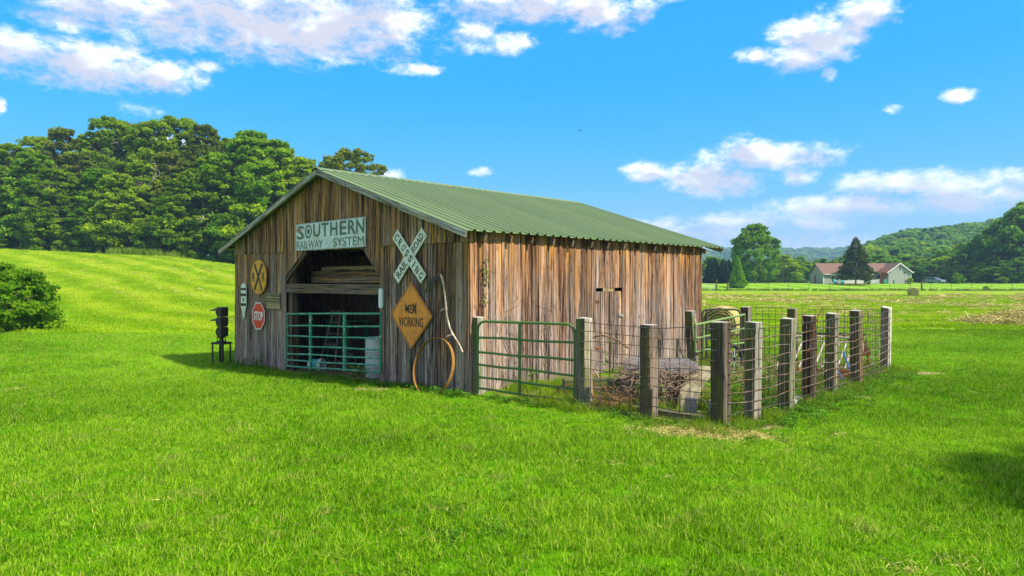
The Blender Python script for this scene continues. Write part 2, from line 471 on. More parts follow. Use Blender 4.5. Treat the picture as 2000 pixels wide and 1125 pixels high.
M['rust'] = paint_mat('rust', (0.15, 0.055, 0.02), (0.30, 0.13, 0.04), 0.5, 0.85, scale=9, spec=0.2)
M['ochre_rust'] = paint_mat('ochre_rust', (0.30, 0.15, 0.035), (0.12, 0.05, 0.02), 0.36, 0.8, scale=7, spec=0.2)
M['dark_iron'] = paint_mat('dark_signal_iron', (0.042, 0.030, 0.025), (0.12, 0.07, 0.05), 0.3, 0.55, scale=12)
M['lid'] = paint_mat('lilac_grey_boards', (0.34, 0.30, 0.30), (0.18, 0.14, 0.13), 0.45, 0.9, scale=11, spec=0.1)
M['wire'] = paint_mat('rusty_wire', (0.15, 0.085, 0.05), (0.30, 0.28, 0.25), 0.45, 0.7, metal=0.2, scale=3)
M['wire_dark'] = paint_mat('dark_wire', (0.06, 0.055, 0.045), (0.2, 0.19, 0.17), 0.4, 0.6, metal=0.3, scale=3)
M['galv'] = paint_mat('galvanised_steel', (0.42, 0.44, 0.44), (0.22, 0.16, 0.10), 0.25, 0.45, metal=0.5, scale=5)
M['sign_pale'] = paint_mat('faded_pale_sign', (0.74, 0.80, 0.76), (0.50, 0.50, 0.42), 0.55, 0.55, scale=4, vary=0.16)
M['sign_white'] = paint_mat('aged_white_sign', (0.78, 0.78, 0.62), (0.40, 0.34, 0.22), 0.42, 0.5, scale=7)
M['letter_green'] = paint_mat('faded_green_letter', (0.075, 0.13, 0.075), (0.22, 0.28, 0.21), 0.42, 0.6, scale=9)
M['patch_pink'] = paint_mat('peeled_pink_patch', (0.34, 0.17, 0.11), (0.44, 0.40, 0.34), 0.4, 0.7, scale=14)
M['black'] = paint_mat('black_paint', (0.014, 0.014, 0.013), (0.06, 0.06, 0.055), 0.3, 0.55, scale=9)
M['orange'] = paint_mat('orange_sign', (0.92, 0.30, 0.028), (0.52, 0.19, 0.05), 0.46, 0.5, scale=5, vary=0.14)
M['rr_yellow'] = paint_mat('amber_sign', (0.82, 0.34, 0.010), (0.42, 0.19, 0.03), 0.46, 0.5, scale=5, vary=0.12)
M['red'] = paint_mat('red_sign', (0.80, 0.02, 0.015), (0.50, 0.07, 0.05), 0.42, 0.4, scale=5, vary=0.08)
M['white'] = paint_mat('white_paint', (0.78, 0.78, 0.76), (0.5, 0.48, 0.44), 0.2, 0.5, scale=6, vary=0.06)
M['white_plastic'] = paint_mat('white_plastic', (0.66, 0.70, 0.68), (0.45, 0.46, 0.43), 0.28, 0.42, scale=4, vary=0.08)
M['dirty_plastic'] = paint_mat('dirty_barrel_plastic', (0.58, 0.60, 0.56), (0.38, 0.36, 0.30), 0.36, 0.5, scale=3, vary=0.14)
M['teal'] = paint_mat('teal_plastic', (0.02, 0.36, 0.40), None, 0, 0.4)
M['blue'] = paint_mat('blue_paint', (0.02, 0.10, 0.38), (0.28, 0.2, 0.14), 0.3, 0.45, scale=12)
M['cream'] = paint_mat('cream_concrete', (0.40, 0.35, 0.22), (0.17, 0.14, 0.08), 0.55, 0.9, scale=5, vary=0.3, spec=0.1)
M['grey_block'] = paint_mat('grey_block', (0.30, 0.28, 0.26), (0.16, 0.13, 0.1), 0.4, 0.9, scale=9)
M['lens'] = paint_mat('signal_lens', (0.30, 0.28, 0.20), None, 0, 0.12, spec=0.7)
M['scythe_wood'] = wood_mat('handle_wood', (0.30, 0.24, 0.17), (0.58, 0.49, 0.36), (0.75, 0.65, 0.50), (0.75, 0.68, 0.57), greyness=0.4, toned=0.0)
M['bark'] = wood_mat('bark', (0.06, 0.05, 0.04), (0.18, 0.15, 0.12), (0.34, 0.30, 0.25), (0.44, 0.41, 0.37), greyness=0.6)
M['deadvine'] = paint_mat('dead_vine', (0.24, 0.15, 0.09), (0.40, 0.32, 0.24), 0.5, 0.9, scale=8, spec=0.1)
M['siding'] = paint_mat('house_siding', (0.30, 0.33, 0.29), None, 0, 0.7, vary=0.05)
M['shingle'] = paint_mat('brown_shingles', (0.17, 0.095, 0.070), (0.24, 0.15, 0.11), 0.4, 0.9, scale=2.5)
M['glass'] = paint_mat('dark_window_glass', (0.03, 0.035, 0.045), None, 0, 0.08, spec=0.6, vary=0.02)
M['car_paint'] = paint_mat('blue_grey_car_paint', (0.22, 0.30, 0.42), None, 0, 0.25, metal=0.4, spec=0.6, vary=0.03)
M['tyre'] = paint_mat('tyre_rubber', (0.02, 0.02, 0.02), None, 0, 0.8)
M['tail_red'] = paint_mat('tail_lamp', (0.4, 0.02, 0.02), None, 0, 0.25)
M['pergola'] = paint_mat('red_brown_timber', (0.20, 0.075, 0.05), None, 0, 0.8)
M['asphalt'] = paint_mat('grey_drive', (0.36, 0.36, 0.36), None, 0, 0.9, scale=1)

def roof_mat():
    m, k, o = new_mat('green_metal_roof')
    tc = k.n('ShaderNodeTexCoord'); oi = k.n('ShaderNodeObjectInfo')
    v = tc.outputs['Object']
    n = k.noise(k.mapping(v, (1.2, 9, 1)), 1.0, 6, 0.65)
    n2 = k.noise(v, 14.0, 4, 0.6)
    c = k.mix(n, (0.14, 0.205, 0.075), (0.215, 0.285, 0.115))
    c = k.mix(k.math('MULTIPLY', k.sstep(n2, 0.56, 0.72), 0.35), c, (0.26, 0.30, 0.17))
    c = k.mix(k.math('MULTIPLY', oi.outputs['Random'], 0.42), c, (0.09, 0.16, 0.07))
    st = k.noise(k.mapping(v, (0.5, 22, 0.5)), 1.0, 4, 0.6)
    c = k.mix(k.math('MULTIPLY', k.sstep(st, 0.50, 0.70), 0.40), c, (0.10, 0.13, 0.06))
    ru = k.noise(k.mapping(v, (1.5, 5, 1.5), (9, 2, 4)), 1.0, 5, 0.7)
    c = k.mix(k.math('MULTIPLY', k.sstep(ru, 0.62, 0.74), 0.5), c, (0.20, 0.12, 0.06))
    pbsdf(k, o, c, 0.48, 0.15, 0.4, bump=n2, bstr=0.08, bdist=0.003)
    return m
M['roof'] = roof_mat()

def straw_mat():
    m, k, o = new_mat('straw')
    at = k.n('ShaderNodeAttribute', attribute_name='tint')
    oi = k.n('ShaderNodeObjectInfo')
    f = k.math('ADD', at.outputs['Fac'], k.math('MULTIPLY', k.math('SUBTRACT', oi.outputs['Random'], 0.5), 0.3))
    c = k.ramp(f, [(0.0, (0.24, 0.22, 0.05)), (0.5, (0.50, 0.42, 0.13)), (1.0, (0.70, 0.60, 0.25))])
    pbsdf(k, o, c, 0.8, spec=0.15)
    return m
M['straw'] = straw_mat()

def bale_mat(end):
    m, k, o = new_mat('bale_end_hay' if end else 'bale_hay')
    tc = k.n('ShaderNodeTexCoord'); v = tc.outputs['Object']
    sep = k.n('ShaderNodeSeparateXYZ'); k.l(v, sep.inputs[0])
    n = k.noise(v, 9.0, 5, 0.65)
    if end:
        r = k.math('SQRT', k.math('ADD', k.math('POWER', sep.outputs[1], 2), k.math('POWER', sep.outputs[2], 2)))
        ph = k.math('ADD', k.math('MULTIPLY', r, 62.0), k.math('MULTIPLY', n, 7.0))
        ph = k.math('ADD', ph, k.math('ARCTAN2', sep.outputs[1], sep.outputs[2]))
        f = k.math('ADD', k.math('MULTIPLY', k.math('SINE', ph), 0.32), n)
        c = k.ramp(f, [(0.15, (0.05, 0.055, 0.015)), (0.5, (0.20, 0.19, 0.06)), (0.9, (0.42, 0.37, 0.15))])
    else:
        f = k.noise(k.mapping(v, (26, 5, 5)), 1.0, 4, 0.7)
        c = k.ramp(f, [(0.3, (0.16, 0.15, 0.045)), (0.55, (0.40, 0.36, 0.13)), (0.75, (0.56, 0.50, 0.22))])
    pbsdf(k, o, c, 0.9, spec=0.1, bump=f, bstr=0.8, bdist=0.03)
    return m
M['bale_end'] = bale_mat(True); M['bale_side'] = bale_mat(False)

# foliage
M['leaf'] = leaf_mat('broad_leaves', (0.055, 0.135, 0.006), (0.165, 0.290, 0.008), (0.34, 0.46, 0.012))
M['leaf_far'] = leaf_mat('far_leaves', (0.048, 0.140, 0.018), (0.110, 0.250, 0.024), (0.21, 0.38, 0.030))
M['leaf_bright'] = leaf_mat('bright_leaves', (0.060, 0.165, 0.008), (0.135, 0.290, 0.012), (0.26, 0.42, 0.02))
M['leaf_olive'] = leaf_mat('olive_leaves', (0.065, 0.110, 0.012), (0.14, 0.195, 0.018), (0.24, 0.28, 0.03))
M['needle'] = leaf_mat('dark_needles', (0.010, 0.030, 0.014), (0.022, 0.065, 0.024), (0.04, 0.095, 0.03), 0.15)
M['cedar'] = leaf_mat('cedar_sprays', (0.035, 0.055, 0.016), (0.075, 0.105, 0.026), (0.13, 0.16, 0.04), 0.2)
M['thuja'] = leaf_mat('arborvitae_sprays', (0.09, 0.24, 0.008), (0.20, 0.42, 0.010), (0.32, 0.55, 0.018), 0.3)
M['weed'] = leaf_mat('weed_leaves', (0.03, 0.10, 0.010), (0.075, 0.20, 0.018), (0.15, 0.31, 0.03), 0.3)

def grass_color(k, pos):
    """shared large-scale colour of the turf, from the place on the ground"""
    n1 = k.noise(pos, 0.55, 4, 0.6)
    n2 = k.noise(pos, 2.3, 4, 0.6)
    n3 = k.noise(pos, 0.13, 3, 0.5)
    return n1, n2, n3

def blade_mat(name, lo, mid, hi, dry, rows=0.0):
    m, k, o = new_mat(name)
    at = k.n('ShaderNodeAttribute', attribute_name='tint')
    geo = k.n('ShaderNodeNewGeometry'); pos = geo.outputs['Position']
    n1, n2, n3 = grass_color(k, pos)
    f = k.math('ADD', k.math('MULTIPLY', at.outputs['Fac'], 0.80), k.math('MULTIPLY', k.math('SUBTRACT', n1, 0.22), 0.50))
    f = k.math('ADD', f, k.math('MULTIPLY', k.math('SUBTRACT', n3, 0.5), 0.75))
    if rows:      # mower rows, the same ones the bare ground shows
        sp = k.n('ShaderNodeSeparateXYZ'); k.l(pos, sp.inputs[0])
        t_ = k.math('ADD', sp.outputs[1], k.math('MINIMUM', sp.outputs[0], 0.0))
        wob = k.math('MULTIPLY', k.noise(pos, 0.06, 2, 0.5), 17.0)
        f = k.math('ADD', f, k.math('MULTIPLY', k.math('SINE', k.math('MULTIPLY', k.math('ADD', t_, wob), 1.05)), rows))
    col = k.ramp(f, [(0.12, lo), (0.52, mid), (0.90, hi)])
    dr = k.math('MAXIMUM', k.math('MULTIPLY', k.sstep(n2, 0.56, 0.72), k.sstep(at.outputs['Fac'], 0.40, 0.8)), k.sstep(at.outputs['Fac'], 0.935, 0.95))
    col = k.mix(dr, col, dry)
    d = k.n('ShaderNodeBsdfDiffuse'); k.l(col, d.inputs['Color'])
    tr = k.n('ShaderNodeBsdfTranslucent'); k.l(col, tr.inputs['Color'])
    mx = k.n('ShaderNodeMixShader'); mx.inputs[0].default_value = 0.32
    k.l(d.outputs[0], mx.inputs[1]); k.l(tr.outputs[0], mx.inputs[2])
    k.l(mx.outputs[0], o.inputs['Surface'])
    return m
M['grass'] = blade_mat('lawn_blades', (0.024, 0.100, 0.002), (0.150, 0.375, 0.004), (0.440, 0.640, 0.040), (0.50, 0.46, 0.13))
M['rough_grass'] = blade_mat('rough_grass_blades', (0.07, 0.15, 0.006), (0.17, 0.30, 0.010), (0.28, 0.40, 0.03), (0.46, 0.37, 0.14))
M['meadow_grass'] = blade_mat('meadow_blades', (0.13, 0.29, 0.001), (0.29, 0.46, 0.003), (0.46, 0.58, 0.03), (0.55, 0.50, 0.15), rows=.17)
# ------------------------------------------------------------------ barn frame (local x along the front, y into the building)
BA = R(-44.15)
BC = (-0.75, 12.0)
BX = (math.cos(BA), math.sin(BA)); BY = (-math.sin(BA), math.cos(BA))
def bw(lx, ly, z=0.0):
    return Vector((BC[0] + lx * BX[0] + ly * BY[0], BC[1] + lx * BX[1] + ly * BY[1], z))
def blocal(x, y):
    dx, dy = x - BC[0], y - BC[1]
    return dx * BX[0] + dy * BX[1], dx * BY[0] + dy * BY[1]

def sst(x, a, b):
    t = np.clip((x - a) / (b - a), 0, 1); return t * t * (3 - 2 * t)

def ground_z(x, y):
    """height of the land at x, y (arrays or floats)"""
    x = np.asarray(x, float); y = np.asarray(y, float)
    lx, ly = blocal(x, y)
    dip = -0.03 * np.clip(-lx, 0, 10) * np.exp(-((x + 8) ** 2 + (y - 18) ** 2) / (2 * 9.0 ** 2))
    a = x / np.maximum(y, 1.0)
    hill = np.interp(a, [-1.6, -1.2, -.75, -.5, -.41, -.25, 0, .2, .3], [9, 8.2, 6.6, 5.5, 4.3, 3.2, 1.6, .4, 0]) * sst(y, 28, 105)
    hill = hill + np.interp(a, [-1.2, -.3, .1, .25], [1, 1, .5, 0]) * 0.03 * np.clip(y - 105, 0, 200)
    knoll = np.interp(a, [-.2, .15, .25], [0, .6, 1]) * 1.3 * sst(y, 131, 153)
    wood = np.interp(a, [.475, .508, .535, .575, .645, .75, 1.0, 1.6], [0, 6, 15, 21, 24, 31, 36, 36]) * sst(y, 250, 470)
    ridge = np.interp(a, [-.6, -.2, .1, .33, .47, .6, 1.0], [30, 30, 34, 50, 50, 46, 30]) * sst(y, 950, 1600)
    micro = 0.015 * np.sin(x * 1.7 + np.sin(y * 0.9)) * np.sin(y * 1.3 + 0.7 * np.sin(x * 1.1))
    roll = 0.05 * np.sin(x * 0.21 + 1.0) * np.sin(y * 0.17)
    fade = np.exp(-((x - 2) ** 2 + (y - 13) ** 2) / 200.0)
    return dip + hill + knoll + wood + ridge + micro + roll * (1 - fade)
def gz(x, y): return float(ground_z(x, y))

def axis(parts):
    out = []
    for a, b, s in parts: out += list(np.arange(a, b, s))
    return np.array(out)
def build_ground():
    gx = [0.0]; step = 0.5
    while gx[-1] < 3600:
        gx.append(gx[-1] + step)
        if gx[-1] > 12: step *= 1.055
    xs = np.array([-v for v in gx[:0:-1]] + gx)
    ys = axis([(-60, 0, 6), (0, 36, .5), (36, 170, 2), (170, 620, 12), (620, 3300, 90)])
    Xg, Yg = np.meshgrid(xs, ys)
    Z = ground_z(Xg, Yg)
    V = np.stack([Xg, Yg, Z], -1).reshape(-1, 3)
    nx, ny = len(xs), len(ys)
    i = np.arange(ny - 1)[:, None] * nx + np.arange(nx - 1)[None, :]
    F = np.stack([i, i + 1, i + nx + 1, i + nx], -1).reshape(-1, 4)
    return np_mesh('ground', V, F, smooth=True)

def ground_mat():
    m, k, o = new_mat('turf')
    geo = k.n('ShaderNodeNewGeometry'); pos = geo.outputs['Position']
    sep = k.n('ShaderNodeSeparateXYZ'); k.l(pos, sep.inputs[0])
    x, y = sep.outputs[0], sep.outputs[1]
    n1, n2, n3 = grass_color(k, pos)
    fine = k.noise(pos, 9.0, 6, 0.75)
    # lawn
    f = k.math('ADD', k.math('MULTIPLY', n1, 0.45), k.math('ADD', k.math('MULTIPLY', fine, 0.55), k.math('MULTIPLY', k.math('SUBTRACT', n3, 0.5), 0.5)))
    lawn = k.ramp(f, [(0.25, (0.025, 0.10, 0.001)), (0.5, (0.095, 0.265, 0.001)), (0.78, (0.220, 0.42, 0.006))])
    # mown hay meadow: t runs across the cut rows
    xm = k.math('MINIMUM', x, 0.0)
    t = k.math('ADD', y, xm)
    wob = k.math('MULTIPLY', k.noise(pos, 0.06, 2, 0.5), 17.0)
    ph = k.math('MULTIPLY', k.math('ADD', t, wob), 1.05)
    row = k.math('ADD', k.math('MULTIPLY', k.math('SINE', ph), 0.5), 0.5)
    mn = k.noise(k.mapping(pos, (0.5, 1.4, 1)), 1.0, 6, 0.7)
    mf = k.math('ADD', k.math('MULTIPLY', row, 0.26), k.math('ADD', k.math('MULTIPLY', mn, 0.62), k.math('MULTIPLY', fine, 0.30)))
    mead = k.ramp(mf, [(0.32, (0.085, 0.205, 0.001)), (0.54, (0.180, 0.305, 0.003)), (0.72, (0.27, 0.345, 0.020)), (0.90, (0.40, 0.38, 0.11))])
    thr = k.math('ADD', k.math('MULTIPLY', k.math('MINIMUM', k.math('MAXIMUM', x, 0.0), 16.0), 0.6), 14.0)
    e = k.math('SUBTRACT', t, thr)
    e = k.math('ADD', e, k.math('MULTIPLY', k.math('SUBTRACT', n1, 0.5), 5.0))
    col = k.mix(k.sstep(e, -1.0, 3.0), lawn, mead)
    # the yard of the far house: kept lawn with diagonal mower stripes
    st = k.math('SINE', k.math('MULTIPLY', k.math('ADD', x, k.math('MULTIPLY', y, 0.55)), 0.9))
    yard = k.mix(k.sstep(st, -0.5, 0.5), (0.145, 0.315, 0.006), (0.245, 0.40, 0.03))
    right = k.sstep(k.math('DIVIDE', x, k.math('MAXIMUM', y, 1.0)), 0.15, 0.2)
    col = k.mix(k.math('MULTIPLY', k.sstep(y, 133.2, 134.2), right), col, yard)
    # bare straw-coloured earth along the pen fence
    d0 = None
    for (cx, cy, rx, ry) in ((2.55, 8.75, .85, .26), (3.55, 9.35, .42, .22), (6.0, 11.7, .35, .22), (8.9, 14.7, .55, .35), (-2.6, 12.9, .9, .3), (2.6, 9.95, .75, .42)):
        d = k.vmath('MULTIPLY', k.vmath('SUBTRACT', pos, (cx, cy, 0)).outputs[0], (1 / rx, 1 / ry, 0)).outputs[0]
        q = k.math('SUBTRACT', 1.0, k.vmath('DOT_PRODUCT', d, d).outputs['Value'])
        d0 = q if d0 is None else k.math('MAXIMUM', d0, q)
    d0 = k.math('ADD', k.math('MAXIMUM', d0, -2.0), k.math('MULTIPLY', k.math('SUBTRACT', n2, 0.5), 3.0))
    dirt = k.ramp(fine, [(0.3, (0.20, 0.15, 0.06)), (0.6, (0.42, 0.33, 0.16)), (0.8, (0.52, 0.43, 0.25))])
    col = k.mix(k.sstep(d0, 0.0, 0.9), col, dirt)
    # pen floor: trampled, brown and green
    lxl = k.vmath('DOT_PRODUCT', k.vmath('SUBTRACT', pos, (BC[0], BC[1], 0)).outputs[0], (BX[0], BX[1], 0)).outputs['Value']
    lyl = k.vmath('DOT_PRODUCT', k.vmath('SUBTRACT', pos, (BC[0], BC[1], 0)).outputs[0], (BY[0], BY[1], 0)).outputs['Value']
    pen = k.math('MULTIPLY', k.math('MULTIPLY', k.sstep(lxl, 0.0, .4), k.sstep(lxl, 4.3, 4.6, 1, 0)), k.math('MULTIPLY', k.sstep(lyl, 0.1, .5), k.sstep(lyl, 7.8, 8.4, 1, 0)))
    pcol = k.ramp(k.math('ADD', k.math('MULTIPLY', n2, .7), k.math('MULTIPLY', fine, .3)), [(0.35, (0.09, 0.16, 0.01)), (0.5, (0.17, 0.17, 0.04)), (0.65, (0.26, 0.19, 0.09))])
    col = k.mix(k.math('MULTIPLY', pen, 0.9), col, pcol)
    b = pbsdf(k, o, col, 0.95, spec=0.05, bump=fine, bstr=0.9, bdist=0.06)
    return m
M['turf'] = ground_mat()
ground = link('ground', build_ground(), M['turf']); tag(ground, kind='structure')

def sheet(name, pts_grid, mat, lift):
    """a sheet that follows the land; pts_grid: 2-D list of (x, y)"""
    ny, nx = len(pts_grid), len(pts_grid[0])
    V = [(p[0], p[1], gz(*p[:2]) + lift) for row in pts_grid for p in row]
    F = [(j * nx + i, j * nx + i + 1, (j + 1) * nx + i + 1, (j + 1) * nx + i) for j in range(ny - 1) for i in range(nx - 1)]
    me = bpy.data.meshes.new(name); me.from_pydata(V, [], F); me.update()
    o = link(name, me, mat); tag(o, kind='structure'); return o

M['earth'] = paint_mat('packed_earth', (0.16, 0.10, 0.065), (0.26, 0.18, 0.11), 0.5, 0.95, scale=3, spec=0.05, vary=0.3)
sheet('dirt_floor', [[tuple(bw(lx, ly))[:2] for lx in np.linspace(-9.38, -0.06, 20)] for ly in np.linspace(-0.10, 8.1, 18)], M['earth'], 0.02)
sheet('driveway', [[(x, y) for x in np.linspace(104, 330, 40)] for y in (172.0, 176.0)], M['asphalt'], 0.06)
sheet('road', [[(x, y) for x in np.linspace(20, 62, 30)] for y in (176.0, 181.0)], M['asphalt'], 0.06)

# ------------------------------------------------------------------ scattering (instances on points, for ground cover only)
LIB = {}
def lib(name, meshes):
    """source meshes for scattered ground cover; the collection is never linked to the scene"""
    c = bpy.data.collections.new(name)
    for i, me in enumerate(meshes):
        o = bpy.data.objects.new(name + '_%d' % i, me); c.objects.link(o)
    LIB[name] = c
    return c

def scatter(name, P, S, coll, label=None, cat=None, tilt=0.15, seed=0):
    r = np.random.default_rng(seed)
    n = len(P)
    me = bpy.data.meshes.new(name)
    me.vertices.add(n); me.vertices.foreach_set('co', np.asarray(P, np.float32).ravel())
    rot = np.stack([r.normal(0, tilt, n), r.normal(0, tilt, n), r.uniform(0, 6.283, n)], -1)
    a = me.attributes.new('rot', 'FLOAT_VECTOR', 'POINT'); a.data.foreach_set('vector', rot.astype(np.float32).ravel())
    S = np.asarray(S, np.float32)
    if S.ndim == 1: S = np.stack([S, S, S], -1)
    a = me.attributes.new('scl', 'FLOAT_VECTOR', 'POINT'); a.data.foreach_set('vector', np.ascontiguousarray(S).ravel())
    a = me.attributes.new('pick', 'INT', 'POINT'); a.data.foreach_set('value', r.integers(0, 1000, n).astype(np.int32))
    o = bpy.data.objects.new(name, me); COL.objects.link(o)
    g = bpy.data.node_groups.new(name + '_scatter', 'GeometryNodeTree')
    g.interface.new_socket('Geometry', in_out='INPUT', socket_type='NodeSocketGeometry')
    g.interface.new_socket('Geometry', in_out='OUTPUT', socket_type='NodeSocketGeometry')
    N = g.nodes; L = g.links
    gi = N.new('NodeGroupInput'); go = N.new('NodeGroupOutput')
    ci = N.new('GeometryNodeCollectionInfo'); ci.inputs['Collection'].default_value = coll
    ci.inputs['Separate Children'].default_value = True; ci.inputs['Reset Children'].default_value = True
    m2p = N.new('GeometryNodeMeshToPoints')
    iop = N.new('GeometryNodeInstanceOnPoints'); iop.inputs['Pick Instance'].default_value = True
    def attr(nm, typ):
        q = N.new('GeometryNodeInputNamedAttribute'); q.data_type = typ; q.inputs['Name'].default_value = nm
        return q.outputs['Attribute']
    e2r = N.new('FunctionNodeEulerToRotation')
    L.new(attr('rot', 'FLOAT_VECTOR'), e2r.inputs[0])
    L.new(gi.outputs[0], m2p.inputs[0]); L.new(m2p.outputs[0], iop.inputs['Points'])
    L.new(ci.outputs[0], iop.inputs['Instance']); L.new(e2r.outputs[0], iop.inputs['Rotation'])
    L.new(attr('scl', 'FLOAT_VECTOR'), iop.inputs['Scale']); L.new(attr('pick', 'INT'), iop.inputs['Instance Index'])
    L.new(iop.outputs[0], go.inputs[0])
    md = o.modifiers.new('scatter', 'NODES'); md.node_group = g
    tag(o, label, cat, kind='stuff')
    return o

def blades(n, radius, hmin, hmax, wmin, wmax, lean, seed, mat, segs=2):
    r = np.random.default_rng(seed)
    rr = radius * np.sqrt(r.random(n)); th = r.uniform(0, 6.283, n)
    bx, by = rr * np.cos(th), rr * np.sin(th)
    h = r.uniform(hmin, hmax, n); w = r.uniform(wmin, wmax, n)
    fa = r.uniform(0, 6.283, n); la = r.uniform(0, 6.283, n); ln = np.abs(r.normal(0, lean, n))
    tint = r.random(n)
    V = []; T = []
    rows = segs + 1
    for i in range(rows):
        t = i / segs
        ww = w * (1 - t ** 1.6) * 0.5 + 0.0004
        off = ln * h * t ** 1.8
        cx = bx + np.cos(la) * off; cy = by + np.sin(la) * off
        cz = h * t * np.sqrt(np.clip(1 - (ln * t * .6) ** 2, .15, 1)) - 0.01
        for sgn in (-1, 1):
            V.append(np.stack([cx + sgn * np.cos(fa) * ww, cy + sgn * np.sin(fa) * ww, cz], -1)); T.append(tint)
    V = np.stack(V, 1).reshape(-1, 3); T = np.stack(T, 1).reshape(-1)
    base = np.arange(n)[:, None] * (rows * 2)
    F = []
    for i in range(segs):
        F.append(np.stack([base[:, 0] + 2 * i, base[:, 0] + 2 * i + 1, base[:, 0] + 2 * i + 3, base[:, 0] + 2 * i + 2], -1))
    F = np.stack(F, 1).reshape(-1, 4)
    me = np_mesh('blades', V, F, T); me.materials.append(mat)
    return me

lib('turf_tuft', [blades(105, .15, .02, .070, .003, .0065, .65, 10 + i, M['grass']) for i in range(6)] + [blades(60, .14, .05, .115, .003, .007, .85, 20 + i, M['grass']) for i in range(2)])
lib('wide_tuft', [blades(80, .30, .03, .09, .010, .018, .6, 30 + i, M['meadow_grass']) for i in range(4)])
lib('rough_tuft', [blades(60, .16, .08, .30, .005, .010, .7, 40 + i, M['rough_grass'], 3) for i in range(4)])
lib('tall_tuft', [blades(50, .5, .5, 1.2, .03, .06, .4, 47 + i, M['rough_grass'], 3) for i in range(3)])

def straw_clump(n, rad, h, ln, w, seed):
    r = np.random.default_rng(seed)
    c = np.stack([r.normal(0, rad * .5, n), r.normal(0, rad * .5, n), np.abs(r.normal(0, h * .5, n))], -1)
    a = r.uniform(0, 6.283, n); p = r.normal(0, .35, n)
    d = np.stack([np.cos(a) * np.cos(p), np.sin(a) * np.cos(p), np.sin(p)], -1) * (ln * r.uniform(.5, 1, n))[:, None]
    s = np.cross(d, r.normal(0, 1, (n, 3))); s /= np.linalg.norm(s, axis=1)[:, None]; s *= w
    V = np.stack([c - d - s, c - d + s, c + d + s, c + d - s], 1).reshape(-1, 3)
    me = np_mesh('straw_clump', V, np.arange(4 * n).reshape(n, 4), np.repeat(r.random(n), 4)); me.materials.append(M['straw'])
    return me
lib('straw_clump', [straw_clump(70, .55, .22, .30, .011, 60 + i) for i in range(4)])
lib('straw_bits', [straw_clump(34, .20, .02, .045, .0022, 70 + i) for i in range(4)])

def in_barn(x, y, m=0.05):
    lx, ly = blocal(x, y)
    return (lx > -9.5 - m) & (lx < 0.05 + m) & (ly > -0.03 - m) & (ly < 8.25 + m)
def in_pen(x, y):
    lx, ly = blocal(x, y)
    return (lx > 0.05) & (lx < 4.35) & (ly > 0.25) & (ly < 8.6)
def ring_points(y0, y1, dens, seed, amax=0.86):
    r = np.random.default_rng(seed)
    xm = amax * y1 + 4.5
    n = int(dens * 2 * xm * (y1 - y0))
    y = r.uniform(y0, y1, n); x = r.uniform(-xm, xm, n)
    k = np.abs(x) < amax * y + 4.5          # what the photo and a step to either side could see
    return x[k], y[k], r
DIRT = ((2.55, 8.75, .85, .26), (3.55, 9.35, .42, .22), (6.0, 11.7, .35, .22), (8.9, 14.7, .55, .35), (-2.6, 12.9, .9, .3))
def dirt_keep(x, y, r):
    keep = np.ones(len(x), bool)
    for cx, cy, rx, ry in DIRT:
        d = ((x - cx) / rx) ** 2 + ((y - cy) / ry) ** 2
        keep &= r.random(len(x)) > np.clip(1.25 - d, 0, .93)
    return keep
def lawn_patch(x, y):
    return 0.5 + 0.25 * np.sin(x * 1.9 + 1.3 * np.sin(y * 1.1)) + 0.25 * np.sin(y * 2.3 + 1.7 * np.sin(x * 0.8 + 1))
def fence_trim(x, y):
    """grazed and trampled short along the pen fence and the barn front"""
    def dist(ax, ay, bx, by):
        t = np.clip(((x - ax) * (bx - ax) + (y - ay) * (by - ay)) / ((bx - ax) ** 2 + (by - ay) ** 2), 0, 1)
        return np.hypot(x - ax - t * (bx - ax), y - ay - t * (by - ay))
    d = np.minimum(dist(-.6, 11.9, 2.84, 9.2), dist(2.84, 9.2, 8.3, 15.0))
    return np.clip(.30 + d * .55, .30, 1)
PP = []; SS = []
for (y0, y1, de, sc, sd) in ((2.4, 9, 105, 1.0, 1), (9, 16, 70, 1.0, 2), (16, 27, 34, 1.15, 3)):
    x, y, r = ring_points(y0, y1, de, sd)
    kp = ~in_barn(x, y) & ~in_pen(x, y) & dirt_keep(x, y, r)
    x, y = x[kp], y[kp]
    PP.append(np.stack([x, y, ground_z(x, y)], -1))
    s = sc * r.uniform(.7, 1.15, len(x)) * (0.72 + 0.5 * lawn_patch(x, y)) * fence_trim(x, y)
    SS.append(np.stack([np.full(len(x), sc), np.full(len(x), sc), s], -1))
scatter('lawn_grass', np.concatenate(PP), np.concatenate(SS), LIB['turf_tuft'], tilt=.12, seed=5)
rp = [ring_points(a_, b_, d_, s_) for a_, b_, d_, s_ in ((27, 48, 8, 8), (48, 68, 4.5, 9), (68, 90, 2.2, 10), (90, 108, 1.0, 11))]
x = np.concatenate([q[0] for q in rp]); y = np.concatenate([q[1] for q in rp]); r = rp[0][2]
kp = (x / y < .24) | (y < 95); x, y = x[kp], y[kp]
scatter('meadow_grass', np.stack([x, y, ground_z(x, y)], -1), r.uniform(.9, 1.5, len(x)) * (1 + np.clip(y - 45, 0, 60) * .008), LIB['wide_tuft'], tilt=.12, seed=6)
# rough growth in the pen and along its fence
r = np.random.default_rng(12)
n = 2600
lx = r.uniform(0.1, 4.9, n); ly = r.uniform(-0.1, 8.8, n)
px = BC[0] + lx * BX[0] + ly * BY[0]; py = BC[1] + lx * BX[1] + ly * BY[1]
kp = ((lawn_patch(px * 1.3, py * 1.3) + r.normal(0, .18, n)) > .42) & (r.random(n) > 1.3 * np.exp(-((px - 2.55) ** 2 / .5 + (py - 10.0) ** 2 / .22)))
px, py = px[kp], py[kp]
scatter('pen_grass', np.stack([px, py, ground_z(px, py)], -1), r.uniform(.4, .85, len(px)), LIB['rough_tuft'], tilt=.2, seed=13)
